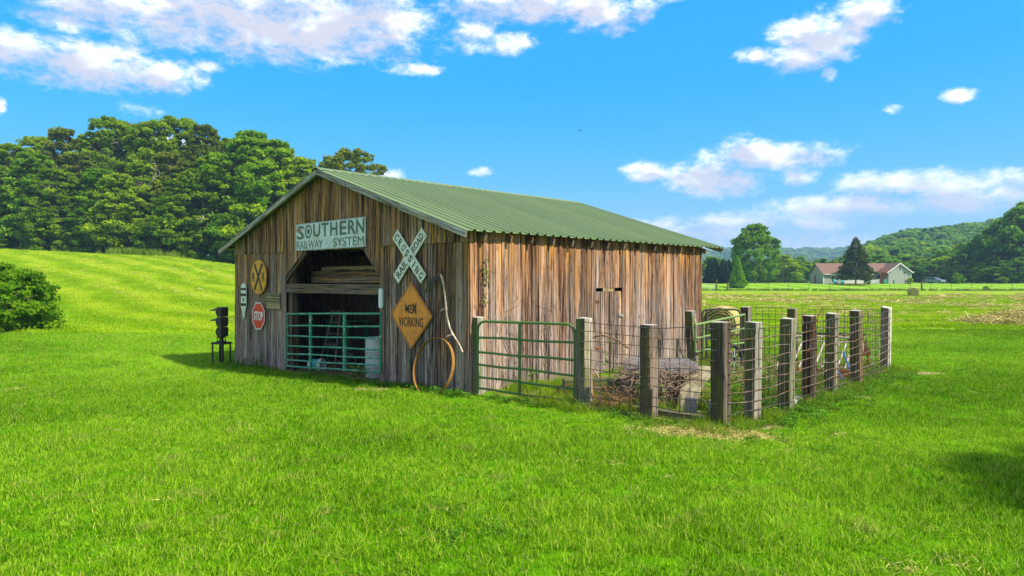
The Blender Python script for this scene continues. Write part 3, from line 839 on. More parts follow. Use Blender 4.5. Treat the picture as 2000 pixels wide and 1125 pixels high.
# long grass at the foot of the woods and along the far fence
r = np.random.default_rng(14)
n = 900
px = np.concatenate([r.normal(-57, 2.2, 260), r.uniform(-95, -18, n - 260)]); py = np.concatenate([104.5 + r.normal(0, .8, 260), 107.5 + r.normal(0, 1.0, n - 260)])
qx = r.uniform(30, 135, 900); qy = 133 + r.normal(0, .35, 900)
sx = np.concatenate([px, qx]); sy = np.concatenate([py, qy])
scatter('long_grass', np.stack([sx, sy, ground_z(sx, sy)], -1), np.concatenate([r.uniform(.8, 1.4, 260), r.uniform(.35, .8, n - 260), r.uniform(.25, .55, 900)]), LIB['tall_tuft'], tilt=.1, seed=15)

# windrows of cut hay in the meadow
def windrow_points():
    r = np.random.default_rng(16); P = []; S = []
    for (yr, x0, x1, dens, sc) in ((30.5, 17, 34, 6, .55), (36, 9, 40, 3, .6), (40.5, 10, 46, 7, .8), (46, 12, 42, 3.5, .7), (51, 13, 56, 7, .9), (57, 14, 62, 5, .9), (63, 16, 66, 7, 1.1), (71, 18, 74, 7, 1.2), (80, 21, 84, 6, 1.2), (88, 23, 92, 5, 1.2)):
        n = int((x1 - x0) * dens * .62)
        x = r.uniform(x0, x1, n)
        clump = np.sin(x * .55 + yr) + np.sin(x * 1.31 + yr * 2) * .6
        kp = clump + r.normal(0, .6, n) > -.45
        x = x[kp]; cl = clump[kp]
        y = yr + 0.9 * np.sin(x * .11 + yr) + r.normal(0, .35, len(x)) + .04 * x
        P.append(np.stack([x, y, ground_z(x, y)], -1)); s = sc * r.uniform(.6, 1.1, len(x)) * (0.75 + .18 * cl)
        S.append(np.stack([s * 1.5, s * 1.1, s * .9], -1))
    # on the left hill the rows curve round the slope
    for tt, dens, sc in ((20.5, 2.6, .5), (25, 1.8, .5), (29.5, 2.2, .6), (35, 1.6, .6), (41, 1.8, .7), (48, 1.4, .8), (57, 1.4, .8)):
        n = int(46 * dens); x = r.uniform(-52, -9, n)
        kp = np.sin(x * .45 + tt) + r.normal(0, .5, n) > -.1; x = x[kp]
        y = tt - x + 1.0 * np.sin(x * .2 + tt) + r.normal(0, .35, len(x))
        ok = y < 100; x, y = x[ok], y[ok]
        P.append(np.stack([x, y, ground_z(x, y)], -1)); s = sc * r.uniform(.5, 1, len(x)); S.append(np.stack([s * 1.3, s * 1.3, s * .35], -1))
    return np.concatenate(P), np.concatenate(S)
P_, S_ = windrow_points()
scatter('hay_windrows', P_, S_, LIB['straw_clump'], tilt=.15, seed=17)
# the big heap at the right edge
r = np.random.default_rng(18)
n = 420; t = r.uniform(0, 1, n)
hx = 21.3 + t * 8 + r.normal(0, .4, n); hy = 31.0 - t * 2.0 + r.normal(0, .55, n)
hh = np.clip(.55 - ((hy - (31.0 - t * 2.0)) / 1.1) ** 2, 0, 1) * np.clip(t * 4, .2, 1)
scatter('hay_heap', np.stack([hx, hy, ground_z(hx, hy) + hh * r.random(n)], -1), r.uniform(.6, 1.1, n), LIB['straw_clump'], tilt=.2, seed=19)
# dry clippings lying on the lawn
x, y, r = ring_points(4, 24, 3.0, 21)
cl = lawn_patch(x * .6 + 3, y * .9) + r.normal(0, .1, len(x))
near_fence = .35 * np.exp(-((x - 2.4) ** 2 / 3 + (y - 8.9) ** 2 / .6))
kp = ~in_barn(x, y) & ((cl > .93) | (r.random(len(x)) < near_fence))
x, y = x[kp], y[kp]
nx_ = 260
fx = r.normal(2.55, .42, nx_); fy = 8.85 + r.normal(0, .14, nx_) - (fx - 2.5) * .25
x = np.concatenate([x, fx]); y = np.concatenate([y, fy])
scatter('dry_clippings', np.stack([x, y, ground_z(x, y) + .015], -1), r.uniform(.5, 1.2, len(x)), LIB['straw_bits'], tilt=.1, seed=22)
# ------------------------------------------------------------------ the barn
W_, L_ = 9.43, 8.2
RIDGE = (-4.78, 4.47); ER = (0.20, 2.86); EL = (-9.98, 2.83)
Y0, Y1 = -0.25, 9.05
def roof_z(x):
    if x > RIDGE[0]: return RIDGE[1] + (x - RIDGE[0]) * (ER[1] - RIDGE[1]) / (ER[0] - RIDGE[0])
    return RIDGE[1] + (RIDGE[0] - x) * (EL[1] - RIDGE[1]) / (RIDGE[0] - EL[0])
def gl(lx, ly):
    p = bw(lx, ly); return gz(p.x, p.y)
barn = empty('barn', (BC[0], BC[1], 0), BA, 'weathered plank barn with green ribbed metal roof and open gated doorway', 'barn')
pr = random.Random(3)

def plank_mesh(w, zb, zt, t=0.022, wob=0.004, n=4):
    """upright board: across X (centred), thickness towards -Y, zb/zt = (left, right) heights"""
    V = []; ph = pr.uniform(0, 6)
    for i in range(n + 1):
        f = i / n
        e0 = pr.uniform(-wob, wob); e1 = pr.uniform(-wob, wob); bo = 0.005 * math.sin(ph + f * 4)
        for (x, s, e) in ((-w / 2, 0, e0), (w / 2, 1, e1)):
            z = zb[s] + (zt[s] - zb[s]) * f
            V += [(x + e, bo, z), (x + e, bo - t, z)]
    F = [(0, 1, 3, 2), (4 * n, 4 * n + 2, 4 * n + 3, 4 * n + 1)]
    for i in range(n):
        a, b = 4 * i, 4 * i + 4
        F += [(a, b, b + 1, a + 1), (a + 1, b + 1, b + 3, a + 3), (a + 3, b + 3, b + 2, a + 2), (a + 2, b + 2, b, a)]
    me = bpy.data.meshes.new('plank'); me.from_pydata(V, [], F); me.update()
    me.materials.append(M['barn']); return me

def run(x0, x1, wmin, wmax, gap=0.008):
    out = []; x = x0
    while x < x1 - 0.03:
        w = pr.uniform(wmin, wmax)
        if x1 - (x + w) < wmin * 0.7: w = x1 - x
        out.append((x, min(x + w, x1))); x += w + pr.choice([0.005, gap, 0.012, 0.024])
    return out

def chamfer_z(x):
    """underside of the upper boards"""
    if x < -6.58 or x > -2.67: return 2.70
    if x < -5.72: return 2.09 + (x + 6.58) * 0.674
    if x > -3.27: return 2.69 - (x + 3.27) * 1.01
    return 2.68
# gable boards, overlapping the lower tier
for a, b in run(-9.40, -0.0, 0.11, 0.19):
    cuts = [a] + [c for c in (-6.58, -2.67, RIDGE[0]) if a + .02 < c < b - .02] + [b]
    for q0, q1 in zip(cuts[:-1], cuts[1:]):
        w = q1 - q0 - 0.004; xc = (q0 + q1) / 2
        j = pr.uniform(-.018, .006) if xc < -6.58 or xc > -2.67 else 0
        zb = (chamfer_z(q0 + .005) + j, chamfer_z(q1 - .005) + j)
        zt = (roof_z(q0) - .055, roof_z(q1) - .055)
        link('plank', plank_mesh(w, zb, zt), None, barn, (xc, -0.024 + pr.uniform(-.006, .003), 0))
# lower tier
for x0, x1 in ((-9.43, -6.58), (-2.665, 0.0)):
    for a, b in run(x0, x1, 0.13, 0.215):
        xc = (a + b) / 2
        g0 = gl(xc, 0) - pr.uniform(.0, .05)
        zt = 2.74 if x0 < -5 else 2.745
        link('plank', plank_mesh(b - a, (g0, g0), (zt, zt)), None, barn, (xc, pr.uniform(-.004, .004), 0))
# long side wall, with the low door in it
def side_plank(a, b, zb, zt, x=0.0, parent=barn):
    o = link('plank', plank_mesh(b - a, (zb, zb), (zt, zt)), None, parent, (x + pr.uniform(-.004, .006), (a + b) / 2, 0), (0, 0, R(90)))
    return o
for a, b in run(0.0, 3.63, 0.12, 0.20):
    side_plank(a, b, gl(0, (a + b) / 2) - .02 + pr.uniform(-.02, .03), 2.875)
for a, b in run(3.64, 4.58, 0.13, 0.17):
    side_plank(a, b, 1.84, 2.875)
for a, b in run(4.60, L_, 0.12, 0.19):
    side_plank(a, b, gl(0, (a + b) / 2) - .02 + pr.uniform(-.02, .03), 2.875)
door = empty('door', (0.0, 3.64, 0), 0, parent=barn)
for a, b in run(0.0, 0.93, 0.13, 0.17):
    side_plank(a, b, gl(0, 4.1) + .02, 1.765, -.006, door)
MB().box((0, 0, 0), (.03, .42, .085)).build('block', M['plaque'], door, bevel=.004, loc=(.0, .46, 1.80))
for z in (1.55, .55):
    h = MB(); h.box((0, 0, 0), (.012, .16, .04)); h.tube([(0.012, -.05, -.04), (.012, -.05, .04)], .01, 6)
    h.build('hinge', M['rust'], door, loc=(.026, .04, z))
h = MB(); h.box((0, 0, 0), (.012, .14, .05)); h.tube([(.01, -.05, 0), (.035, -.05, .0), (.035, .05, 0), (.01, .05, 0)], .007, 6)
h.build('latch', M['galv'], door, loc=(.028, .90, 1.22))
# walls the photograph does not show, boards joined
mb = MB()
x = -9.36
while x < -.05:
    w = pr.uniform(.15, .22); xe = min(x + w, -.02)
    zt = min(roof_z(x), roof_z(xe)) - .055
    mb.box(((x + xe) / 2, 8.19 + pr.uniform(-.004, .004), (zt + gl(x, 8.2) - .05) / 2), (xe - x, .022, zt - gl(x, 8.2) + .05)); x = xe + pr.uniform(.0005, .002)
tag(mb.build('back_wall_boards', M['barn'], barn), kind='stuff')
mb = MB(); y = 0.03
while y < 8.16:
    w = pr.uniform(.15, .22); ye = min(y + w, 8.17)
    mb.box((-9.405 + pr.uniform(-.004, .004), (y + ye) / 2, (2.9 + gl(-9.4, y) - .05) / 2), (.022, ye - y, 2.9 - gl(-9.4, y) + .05)); y = ye + pr.uniform(.0005, .002)
tag(mb.build('left_wall_boards', M['barn'], barn), kind='stuff')

# roof: ribbed sheets
def sheet_mesh(x_r, z_r, x_e, z_e, width, nrib):
    prof = []; p = width / nrib
    for i in range(nrib):
        y = i * p
        prof += [(y, 0), (y + p * .62, 0), (y + p * .70, .034), (y + p * .90, .034)]
    prof.append((width + .02, 0.001))
    n = len(prof); V = []
    d = Vector((x_e - x_r, 0, z_e - z_r)).normalized(); nrm = Vector((-d.z, 0, d.x)) if d.x > 0 else Vector((d.z, 0, -d.x))
    if nrm.z < 0: nrm = -nrm
    for (xx, zz) in ((x_r, z_r), (x_e, z_e)):
        for off in (0, -.006):
            for (y, h) in prof:
                q = Vector((xx, y, zz)) + nrm * (h + off); V.append(tuple(q))
    F = []
    for i in range(n - 1):
        F += [(i, i + 1, 2 * n + i + 1, 2 * n + i), (n + i, 3 * n + i, 3 * n + i + 1, n + i + 1), (i, n + i, n + i + 1, i + 1), (2 * n + i, 2 * n + i + 1, 3 * n + i + 1, 3 * n + i)]
    F += [(0, 2 * n, 3 * n, n), (n - 1, 2 * n - 1, 4 * n - 1, 3 * n - 1)]
    me = bpy.data.meshes.new('roof_sheet'); me.from_pydata(V, [], F); me.update(); me.materials.append(M['roof'])
    bm = bmesh.new(); bm.from_mesh(me); bmesh.ops.recalc_face_normals(bm, faces=bm.faces); bm.to_mesh(me); bm.free()
    return me
NS = 10; PW = (Y1 - Y0) / NS
mR = sheet_mesh(RIDGE[0] + .02, RIDGE[1] + .005, ER[0], ER[1] + .005, PW, 4)
mL = sheet_mesh(RIDGE[0] - .02, RIDGE[1] + .005, EL[0], EL[1] + .005, PW, 4)
for i in range(NS):
    for me, dx in ((mR, pr.uniform(-.012, .02)), (mL, pr.uniform(-.01, .01))):
        o = link('roof_sheet', me, None, barn, (dx * 0.95, Y0 + i * PW, -dx * .31 * (1 if me is mR else -1)))
# ridge capping in lengths
for i in range(4):
    y0 = Y0 - .01 + i * (Y1 - Y0 + .02) / 4; y1 = y0 + (Y1 - Y0) / 4 + .03
    b = MB()
    pts = [(RIDGE[0] - .17, roof_z(RIDGE[0] - .17) + .028), (RIDGE[0], RIDGE[1] + .045), (RIDGE[0] + .17, roof_z(RIDGE[0] + .17) + .028)]
    pts2 = [(x, z + .005) for x, z in pts]
    b.prism(pts + pts2[::-1], y0, y1)
    b.build('ridge_cap', M['roof'], barn, loc=(0, 0, .004 * (i % 2)))
# rake boards
def slope_board(xa, xb, y, drop, h, t, name, mat):
    za, zb = roof_z(xa) - drop, roof_z(xb) - drop
    L = math.hypot(xb - xa, zb - za); ang = math.atan2(zb - za, xb - xa)
    b = MB().box((0, 0, 0), (h, t, L))           # grain along local Z
    return b.build(name, mat, barn, bevel=.004, loc=((xa + xb) / 2, y, (za + zb) / 2), rot=(0, R(90) - ang, 0))
for xa, xb in ((EL[0] + .01, -7.2), (-7.195, RIDGE[0] - .01), (RIDGE[0] + .01, -1.75), (-1.745, ER[0] - .02)):
    slope_board(xa, xb, Y0 + .015 + pr.uniform(-.003, .003), .065, .12, .026, 'rake_board', M['trimwood'])
for xa, xb in ((EL[0] + .01, RIDGE[0] - .01), (RIDGE[0] + .01, ER[0] - .02)):
    slope_board(xa, xb, Y1 - .02, .065, .12, .026, 'rake_board', M['trimwood'])
# purlins (their ends show below the overhang) and rafters (tails show below the eave)
for k in range(8):
    for s in (0, 1):
        x = RIDGE[0] + .12 + k * (ER[0] - .16 - RIDGE[0]) / 7.4 if s else RIDGE[0] - .12 - k * (RIDGE[0] - EL[0] - .16) / 7.4
        MB().box((0, 0, 0), (.085, .042, 9.0)).build('purlin', M['timber'], barn, loc=(x, 4.38, roof_z(x) - .032), rot=(R(90), 0, 0))
mraf = {}
for s in (0, 1):
    xa, xb = (RIDGE[0] + .02, ER[0] - .05) if s else (RIDGE[0] - .02, EL[0] + .06)
    za, zb = roof_z(xa) - .125, roof_z(xb) - .125
    Ln = math.hypot(xb - xa, zb - za); ang = math.atan2(zb - za, xb - xa)
    me = MB().box((0, 0, 0), (.12, .05, Ln)).mesh('rafter'); me.materials.append(M['timber'])
    for i in range(14):
        link('rafter', me, None, barn, ((xa + xb) / 2, .28 + i * .607 + pr.uniform(-.03, .03), (za + zb) / 2), (0, R(90) - ang, 0))
# frame posts and rails
def post_in(lx, ly, w, d, z1, mat='timber', name='frame_post'):
    z0 = gl(lx, ly) - .1
    return MB().box((0, 0, 0), (w, d, z1 - z0)).build(name, M[mat], barn, bevel=.008, loc=(lx, ly, (z0 + z1) / 2))
post_in(-6.49, .13, .20, .18, 2.95)
post_in(-2.56, .13, .16, .18, 2.9)
for lx, ly in ((-9.30, .12), (-.11, .12), (-9.30, 8.08), (-.11, 8.08), (-.11, 2.8), (-.11, 5.5), (-9.3, 2.8), (-9.3, 5.5), (-6.5, 8.08), (-2.6, 8.08)):
    post_in(lx, ly, .15, .15, roof_z(lx) - .2)
def rail(xa, xb, y, z, h, t, mat='timber', name='rail'):
    return MB().box((0, 0, 0), (h, t, xb - xa)).build(name, M[mat], barn, bevel=.006, loc=((xa + xb) / 2, y, z), rot=(0, R(90), 0))
rail(-6.585, -2.50, .018, 1.815, .215, .05, name='cross_beam', mat='timber')
for i, (z, h, xa) in enumerate(((2.02, .15, -6.38), (2.165, .14, -6.38), (2.285, .10, -5.9))):
    rail(xa, -2.5, .55 + .012 * (i % 2), z, h - .008, .025, 'timber', 'loft_board')
rail(-6.0, -2.7, .16, 2.78, .16, .12, name='lintel')
L2 = math.hypot(.98, .67)
MB().box((0, 0, 0), (.13, .07, L2)).build('brace', M['timber'], barn, bevel=.006, loc=(-6.13, .012, 2.36), rot=(0, R(90) - math.atan2(.60, .88), 0))
for z in (.9, 1.9):
    MB().box((0, 0, 0), (.09, .045, 8.0)).build('girt', M['timber'], barn, loc=(-.045, 4.1, z + .05), rot=(R(90), 0, 0))
# a dim inner partition and lumber stacked inside
mb = MB(); y = 3.2
for i in range(30):
    x = -9.2 + i * .205
    mb.box((x, 2.9 + pr.uniform(-.01, .01), 1.2), (.201, .022, 3.0))
tag(mb.build('inner_partition', M['barn'], barn), kind='stuff')
# ------------------------------------------------------------------ things hung on the front wall
def fr(lx, ly, z): return bw(lx, ly, z)
FY = -0.075          # sign faces stand clear of the boards
def hung(name, lx, z, label, cat, ly=FY, group=None, tilt=0.0):
    o = empty(name, fr(lx, ly, z), BA, label, cat, group)
    return o
def circle(r, n=40, a0=0.0): return [(r * math.cos(a0 + 2 * math.pi * i / n), r * math.sin(a0 + 2 * math.pi * i / n)) for i in range(n)]
def rrect(w, h, r, n=5):
    P = []
    for cx, cz, a in ((w / 2 - r, h / 2 - r, 0), (-w / 2 + r, h / 2 - r, 90), (-w / 2 + r, -h / 2 + r, 180), (w / 2 - r, -h / 2 + r, 270)):
        P += [(cx + r * math.cos(R(a + 90 * i / n)), cz + r * math.sin(R(a + 90 * i / n))) for i in range(n + 1)]
    return P
def scale_poly(P, s): return [(x * s, z * s) for x, z in P]
def bolts(parent, pts, mat='galv', r=.011):
    for x, z in pts:
        MB().lathe([(r, 0), (r, -.006), (r * .5, -.009)], n=8, axis='Y').build('bolt', M[mat], parent, loc=(x, -.008, z))

# 1 long board over the doorway
s = hung('railway_sign', -4.53, 3.01, 'long pale metal board reading SOUTHERN RAILWAY SYSTEM above the doorway', 'sign', ly=-.085)
MB().box((0, .006, 0), (2.89, .02, .625)).build('board', M['sign_pale'], s, bevel=.003)
MB().ring([(-1.445, -.312), (1.445, -.312), (1.445, .312), (-1.445, .312)], [(-1.425, -.292), (1.425, -.292), (1.425, .292), (-1.425, .292)], -.007, -.0045).build('border', M['galv'], s)
lw = [('U', -.49), ('T', -.135), ('H', .23), ('E', .60), ('R', .945), ('N', 1.255)]
for ch, cx in lw: text(ch, cx, .125, .30 if ch != 'E' else .27, .30, M['letter_green'], s, y=-.0065, bold=.02)
text('S', -1.225, .105, .34, .32, M['letter_green'], s, y=-.0065, bold=.02)
MB().ring(scale_poly(circle(.155), 1.0), circle(.112), -.0075, -.005).build('ring', M['letter_green'], s, loc=(-.86, 0, .115))
MB().prism(circle(.062, 24), -.0075, -.005).build('dot', M['letter_green'], s, loc=(-.86, 0, .115))
MB().prism([(-.12, -.02), (.10, -.04), (.07, .05), (.02, .09), (-.10, .08)], -.0082, -.0060).build('patch', M['patch_pink'], s, loc=(-1.27, 0, .15))
text('RAILWAY', -.81, -.185, 1.15, .185, M['letter_green'], s, y=-.0065)
text('SYSTEM', .80, -.175, 1.18, .19, M['letter_green'], s, y=-.0065)
bolts(s, [(x, z) for x in (-1.40, -.7, 0, .7, 1.40) for z in (-.285, .285)])

# 2 crossbuck
s = hung('crossbuck_sign', -1.615, 2.47, 'white X shaped crossbuck reading RAILROAD CROSSING right of the doorway', 'sign')
def arm(ang, y):
    b = MB().box((0, 0, 0), (1.26, .018, .235))
    return b.build('board', M['sign_white'], s, bevel=.004, loc=(0, y, 0), rot=(0, ang, 0))
A1 = arm(R(45), -.014); A2 = arm(R(-45), .006)
for i, ch in enumerate('CROSSING'):
    cx = -.53 + i * 1.06 / 7
    text(ch, cx, 0, .095 if ch != 'I' else .028, .145, M['black'], A1, y=-.0105, bold=.015)
text('RAIL', -.345, 0, .40, .14, M['black'], A2, y=-.0105, bold=.01)
text('ROAD', .345, 0, .43, .14, M['black'], A2, y=-.0105, bold=.01)
for a_ in (A1, A2): bolts(a_, [(-.60, .08), (.60, -.08)])

# 3 diamond
s = hung('work_sign', -1.575, 1.335, 'orange diamond sign reading MEX WORKING below the crossbuck', 'sign')
base = rrect(.915, .915, .05)
d45 = lambda P: [(x * math.cos(R(45)) - z * math.sin(R(45)), x * math.sin(R(45)) + z * math.cos(R(45))) for x, z in P]
MB().prism(d45(base), -.002, .012).build('plate', M['orange'], s)
MB().ring(d45(rrect(.880, .880, .042)), d45(rrect(.858, .858, .036)), -.0045, -.0015).build('border', M['black'], s)
text('MEN', .0, .125, .34, .165, M['black'], s, y=-.0035, bold=.012)
text('X', .115, .135, .14, .20, M['black'], s, y=-.0062, ang=R(4), bold=.03)
text('WORKING', .0, -.125, .76, .185, M['black'], s, y=-.0035, bold=.012)
bolts(s, [(0, .54), (0, -.55)])

# 4 round advance sign
s = hung('round_sign', -7.925, 2.09, 'round amber sign with a black X between two letters R', 'sign')
MB().prism(circle(.455, 48), -.002, .014).build('plate', M['rr_yellow'], s)
MB().ring(circle(.455, 48), circle(.440, 48), -.0045, -.0015).build('rim', M['rust'], s)
for i, a in enumerate((58, -58)):
    MB().box((0, 0, 0), (.80, .003, .075)).build('bar', M['black'], s, loc=(0, -.004 - .0035 * i, 0), rot=(0, R(a), 0))
text('R', -.27, 0, .155, .23, M['black'], s, y=-.0045, bold=.01)
text('R', .27, 0, .155, .23, M['black'], s, y=-.0045, bold=.01)

# 5 stop sign
s = hung('stop_sign', -7.925, 1.093, 'red octagonal STOP sign below the round amber sign', 'sign')
oc = lambda r: circle(r / math.cos(R(22.5)), 8, R(22.5))
MB().prism(oc(.345), -.001, .012).build('plate', M['red'], s)
MB().ring(oc(.3449), oc(.322), -.004, -.0015).build('border', M['white'], s)
text('STOP', 0, 0, .50, .235, M['white'], s, y=-.0035, bold=.02)
bolts(s, [(0, .27), (0, -.27)])

# 6 whistle-post board
s = hung('trackside_marker', -8.785, 1.46, 'narrow pale marker board with black bars left of the round sign', 'sign')
P = [(-.10, -.24), (-.045, -.40), (-.045, -.47), (.045, -.47), (.045, -.40), (.10, -.24), (.155, -.16), (.155, .36)] + [(.155 * math.cos(t), .36 + .11 * math.sin(t)) for t in np.linspace(.25, math.pi - .25, 9)] + [(-.155, .36), (-.155, -.16)]
MB().prism(P, -.002, .018).build('board', M['sign_white'], s)
for z, h in ((.315, .06), (.165, .07), (-.095, .07)):
    MB().box((0, 0, 0), (.306, .003, h)).build('bar', M['black'], s, loc=(0, -.0045, z))
MB().prism([(x * .55, z) for x, z in circle(.055, 20)], -.005, -.0015).build('hole', M['black'], s, loc=(.0, 0, .035))
MB().box((0, 0, 0), (.075, .01, .06)).build('clip', M['galv'], s, loc=(0, -.008, -.46))

# 7 small board panel
s = hung('board_panel', -7.16, 1.495, 'small panel of three yellowish boards between stop sign and doorway', 'panel', ly=-.045)
for i in range(3):
    MB().box((0, 0, 0), (.128, .022, .70)).build('plank', M['plaque'], s, bevel=.004, loc=(.004 * (i - 1), -.012, .132 * (1 - i)), rot=(0, R(90), 0))

# 8 white plastic strip lamp body on the jamb
s = hung('thermometer', -2.585, 1.64, 'white rounded plastic strip fixed to the right doorway jamb', 'thermometer', ly=-.03)
MB().prism(rrect(.125, .41, .055), -.045, 0).build('case', M['white_plastic'], s, bevel=.008, seg=2)
MB().prism(rrect(.05, .31, .02), -.05, -.0445).build('face', M['white'], s)

# 9 scythe
s = empty('scythe', fr(-.6, -.075, 0), BA, 'old scythe with bent wooden handle hanging right of the orange diamond', 'scythe')
hp = [(-.10, 2.12), (-.04, 2.10), (.02, 2.00), (.075, 1.80), (.105, 1.62), (.125, 1.45), (.155, 1.30), (.225, 1.12), (.34, .98), (.44, .87), (.525, .74)]
def smooth_path(P, n=40):
    P = np.array(P, float); t = np.linspace(0, len(P) - 1, n); out = []
    for u in t:
        i = min(int(u), len(P) - 2); f = u - i
        p0, p1, p2, p3 = P[max(i - 1, 0)], P[i], P[i + 1], P[min(i + 2, len(P) - 1)]
        out.append(.5 * ((2 * p1) + (-p0 + p2) * f + (2 * p0 - 5 * p1 + 4 * p2 - p3) * f * f + (-p0 + 3 * p1 - 3 * p2 + p3) * f ** 3))
    return out
pts = [(p[0], -.03 - .02 * math.sin(i * .12), p[1]) for i, p in enumerate(smooth_path(hp, 36))]
MB().tube(pts, [.021 - .006 * i / 35 for i in range(36)], 8).build('handle', M['scythe_wood'], s, smooth=True)
for x, z, q in ((.112, 1.50, -.13), (.285, 1.04, -.13)):
    g = MB(); g.tube([(0, 0, 0), (q * .6, -.02, -.02), (q, -.035, -.05)], [.014, .015, .013], 8); g.lathe([(.03, -.012), (.03, .012)], n=10)
    g.build('grip', M['scythe_wood'], s, smooth=True, loc=(x, -.035, z))
bt = smooth_path([(-.06, 2.125), (-.18, 2.10), (-.33, 2.02), (-.45, 1.90), (-.54, 1.74)], 14)
bb = smooth_path([(-.06, 2.07), (-.19, 2.02), (-.32, 1.93), (-.44, 1.83), (-.54, 1.735)], 14)
MB().prism([tuple(p) for p in bb] + [tuple(p) for p in bt[::-1]][0:], -.035, -.03).build('blade', M['dark_iron'], s)
MB().tube([(-.12, -.03, 2.105), (-.05, -.03, 2.125)], .03, 8).build('ferrule', M['rust'], s, smooth=True)

# 10 hoop leaning on the wall
s = empty('iron_hoop', fr(-.63, -.30, gl(-.63, -.3)), BA, 'rusty yellow iron hoop leaning on the wall beside the corner', 'hoop')
rr_ = .535; hw = .03; V = []; n = 56
b = MB()
for i in range(n):
    t = 2 * math.pi * i / n
    for (rad, dy) in ((rr_, -hw), (rr_, hw), (rr_ - .012, hw), (rr_ - .012, -hw)):
        b.v.append((rad * math.cos(t), dy, rad * math.sin(t)))
for i in range(n):
    j = (i + 1) % n
    for q in range(4): b.f.append((4 * i + q, 4 * i + (q + 1) % 4, 4 * j + (q + 1) % 4, 4 * j + q))
b.build('band', M['ochre_rust'], s, loc=(0, 0, .46), rot=(R(-14), 0, 0))

# 11 green stalk growing below the diamond
s = empty('weed_stalk', fr(-1.53, -.10, gl(-1.53, -.1)), BA, 'single green stalk growing up to the tip of the orange diamond', 'plant')
MB().tube([(0, 0, 0), (.012, -.01, .3), (-.006, 0, .62), (-.01, .01, .74)], [.012, .011, .008, .004], 6).build('stem', M['weed'], s, smooth=True)
def leaf_quads(specs, mat):
    """specs: (x, y, z, yaw, pitch, length, width)"""
    V = []; T = []
    for (x, y, z, ya, pi_, ln, w) in specs:
        d = np.array([math.cos(ya) * math.cos(pi_), math.sin(ya) * math.cos(pi_), math.sin(pi_)])
        sd = np.array([-math.sin(ya), math.cos(ya), 0]); p = np.array([x, y, z]); up = np.cross(d, sd) * -.18 * ln
        V += [p, p + d * ln * .45 + sd * w / 2 + up, p + d * ln - np.array([0, 0, .15 * ln]), p + d * ln * .45 - sd * w / 2 + up]
        T += [pr.random()] * 4
    me = np_mesh('leaves', np.array(V), np.arange(len(V)).reshape(-1, 4), T); me.materials.append(mat); return me
link('leaves', leaf_quads([(0, 0, .1 + .09 * i, 2.4 * i, .9, .14, .03) for i in range(6)], M['weed']), None, s)
# ------------------------------------------------------------------ tube gates
def tube_gate(name, A, B, zA, zB, uprights, mat, label, r=.021, rounded=True, flat_up=False, group=None):
    """A, B: ground points (x, y) of the two ends; zA/zB: heights of the bars at each end, top first"""
    A = Vector((*A, 0)); B = Vector((*B, 0))
    o = empty(name, (A.x, A.y, 0), 0, label, 'gate', group)
    D = B - A; D.z = 0; Ln = D.length; D.normalize()
    P = lambda u, z: tuple(D * (u * Ln) + Vector((0, 0, z)))
    zt = lambda u, i: zA[i] + (zB[i] - zA[i]) * u
    n = len(zA) - 1; cr = .16 if rounded else .0
    loop = []
    uu = cr / Ln
    loop.append(P(0, zA[n]))
    if rounded:
        loop.append(P(0, zA[0] - cr)); loop.append(P(uu * .12, zA[0] - cr * .5)); loop.append(P(uu * .45, zA[0] - cr * .12)); loop.append(P(uu, zt(uu, 0)))
        loop.append(P(1 - uu, zt(1 - uu, 0))); loop.append(P(1 - uu * .45, zB[0] - cr * .12)); loop.append(P(1 - uu * .12, zB[0] - cr * .5)); loop.append(P(1, zB[0] - cr))
    else:
        loop += [P(0, zA[0]), P(1, zB[0])]
    loop.append(P(1, zB[n]))
    MB().tube(loop, r, 8).build('frame', mat, o, smooth=True)
    for i in range(0 if not rounded else 1, n + 1):
        b = MB()
        N = 10
        b.tube([P(k / N, zt(k / N, i) - .006 * math.sin(k / N * 9 + i * 2)) for k in range(N + 1)], r * .9, 8)
        b.build('rail', mat, o, smooth=True)
    for u in uprights:
        if flat_up:
            q = MB().box((0, 0, 0), (.075, .05, zt(u, 0) - zt(u, n) + .06))
            q.build('upright', mat, o, bevel=.006, loc=P(u, (zt(u, 0) + zt(u, n)) / 2), rot=(0, 0, math.atan2(D.y, D.x)))
        else:
            MB().tube([P(u, zt(u, 0)), P(u, zt(u, n))], r * 1.15, 8).build('upright', mat, o, smooth=True)
    return o
a, b = bw(-6.46, -.05), bw(-2.60, -.05)
tube_gate('doorway_gate', (a.x, a.y), (b.x, b.y), [1.20, .915, .664, .43, .24, .08, -.06], [1.335, 1.068, .83, .605, .43, .285, .150], [.285, .655], M['teal_gate'],
          'chipped teal seven bar gate hung across the dark barn doorway', rounded=False, flat_up=True, r=.022)
# short chain loop on the doorway post
tube_gate('pen_gate', (-.60, 11.93), (1.00, 10.86), [1.29, 1.01, .745, .535, .32, .12], [1.305, 1.01, .735, .49, .275, .07], [.455], M['olive_gate'],
          'green six bar gate with rounded corners beside the barn corner', r=.023)
g1 = tube_gate('pen_gate', (4.62, 16.6), (5.55, 16.55), [1.30, .85, .60, .35, .12], [1.30, .93, .70, .48, .28], [.12], M['iron_gate'],
          'dark rounded pen gate in front of the large round hay bale', r=.025)
g2 = tube_gate('pen_gate', (4.05, 15.1), (5.55, 16.3), [1.02, .72, .42], [1.19, .85, .52], [.16, .36], M['pale_gate'],
          'pale green pen gate with sagging rails beside the leaning post', r=.026, rounded=False)

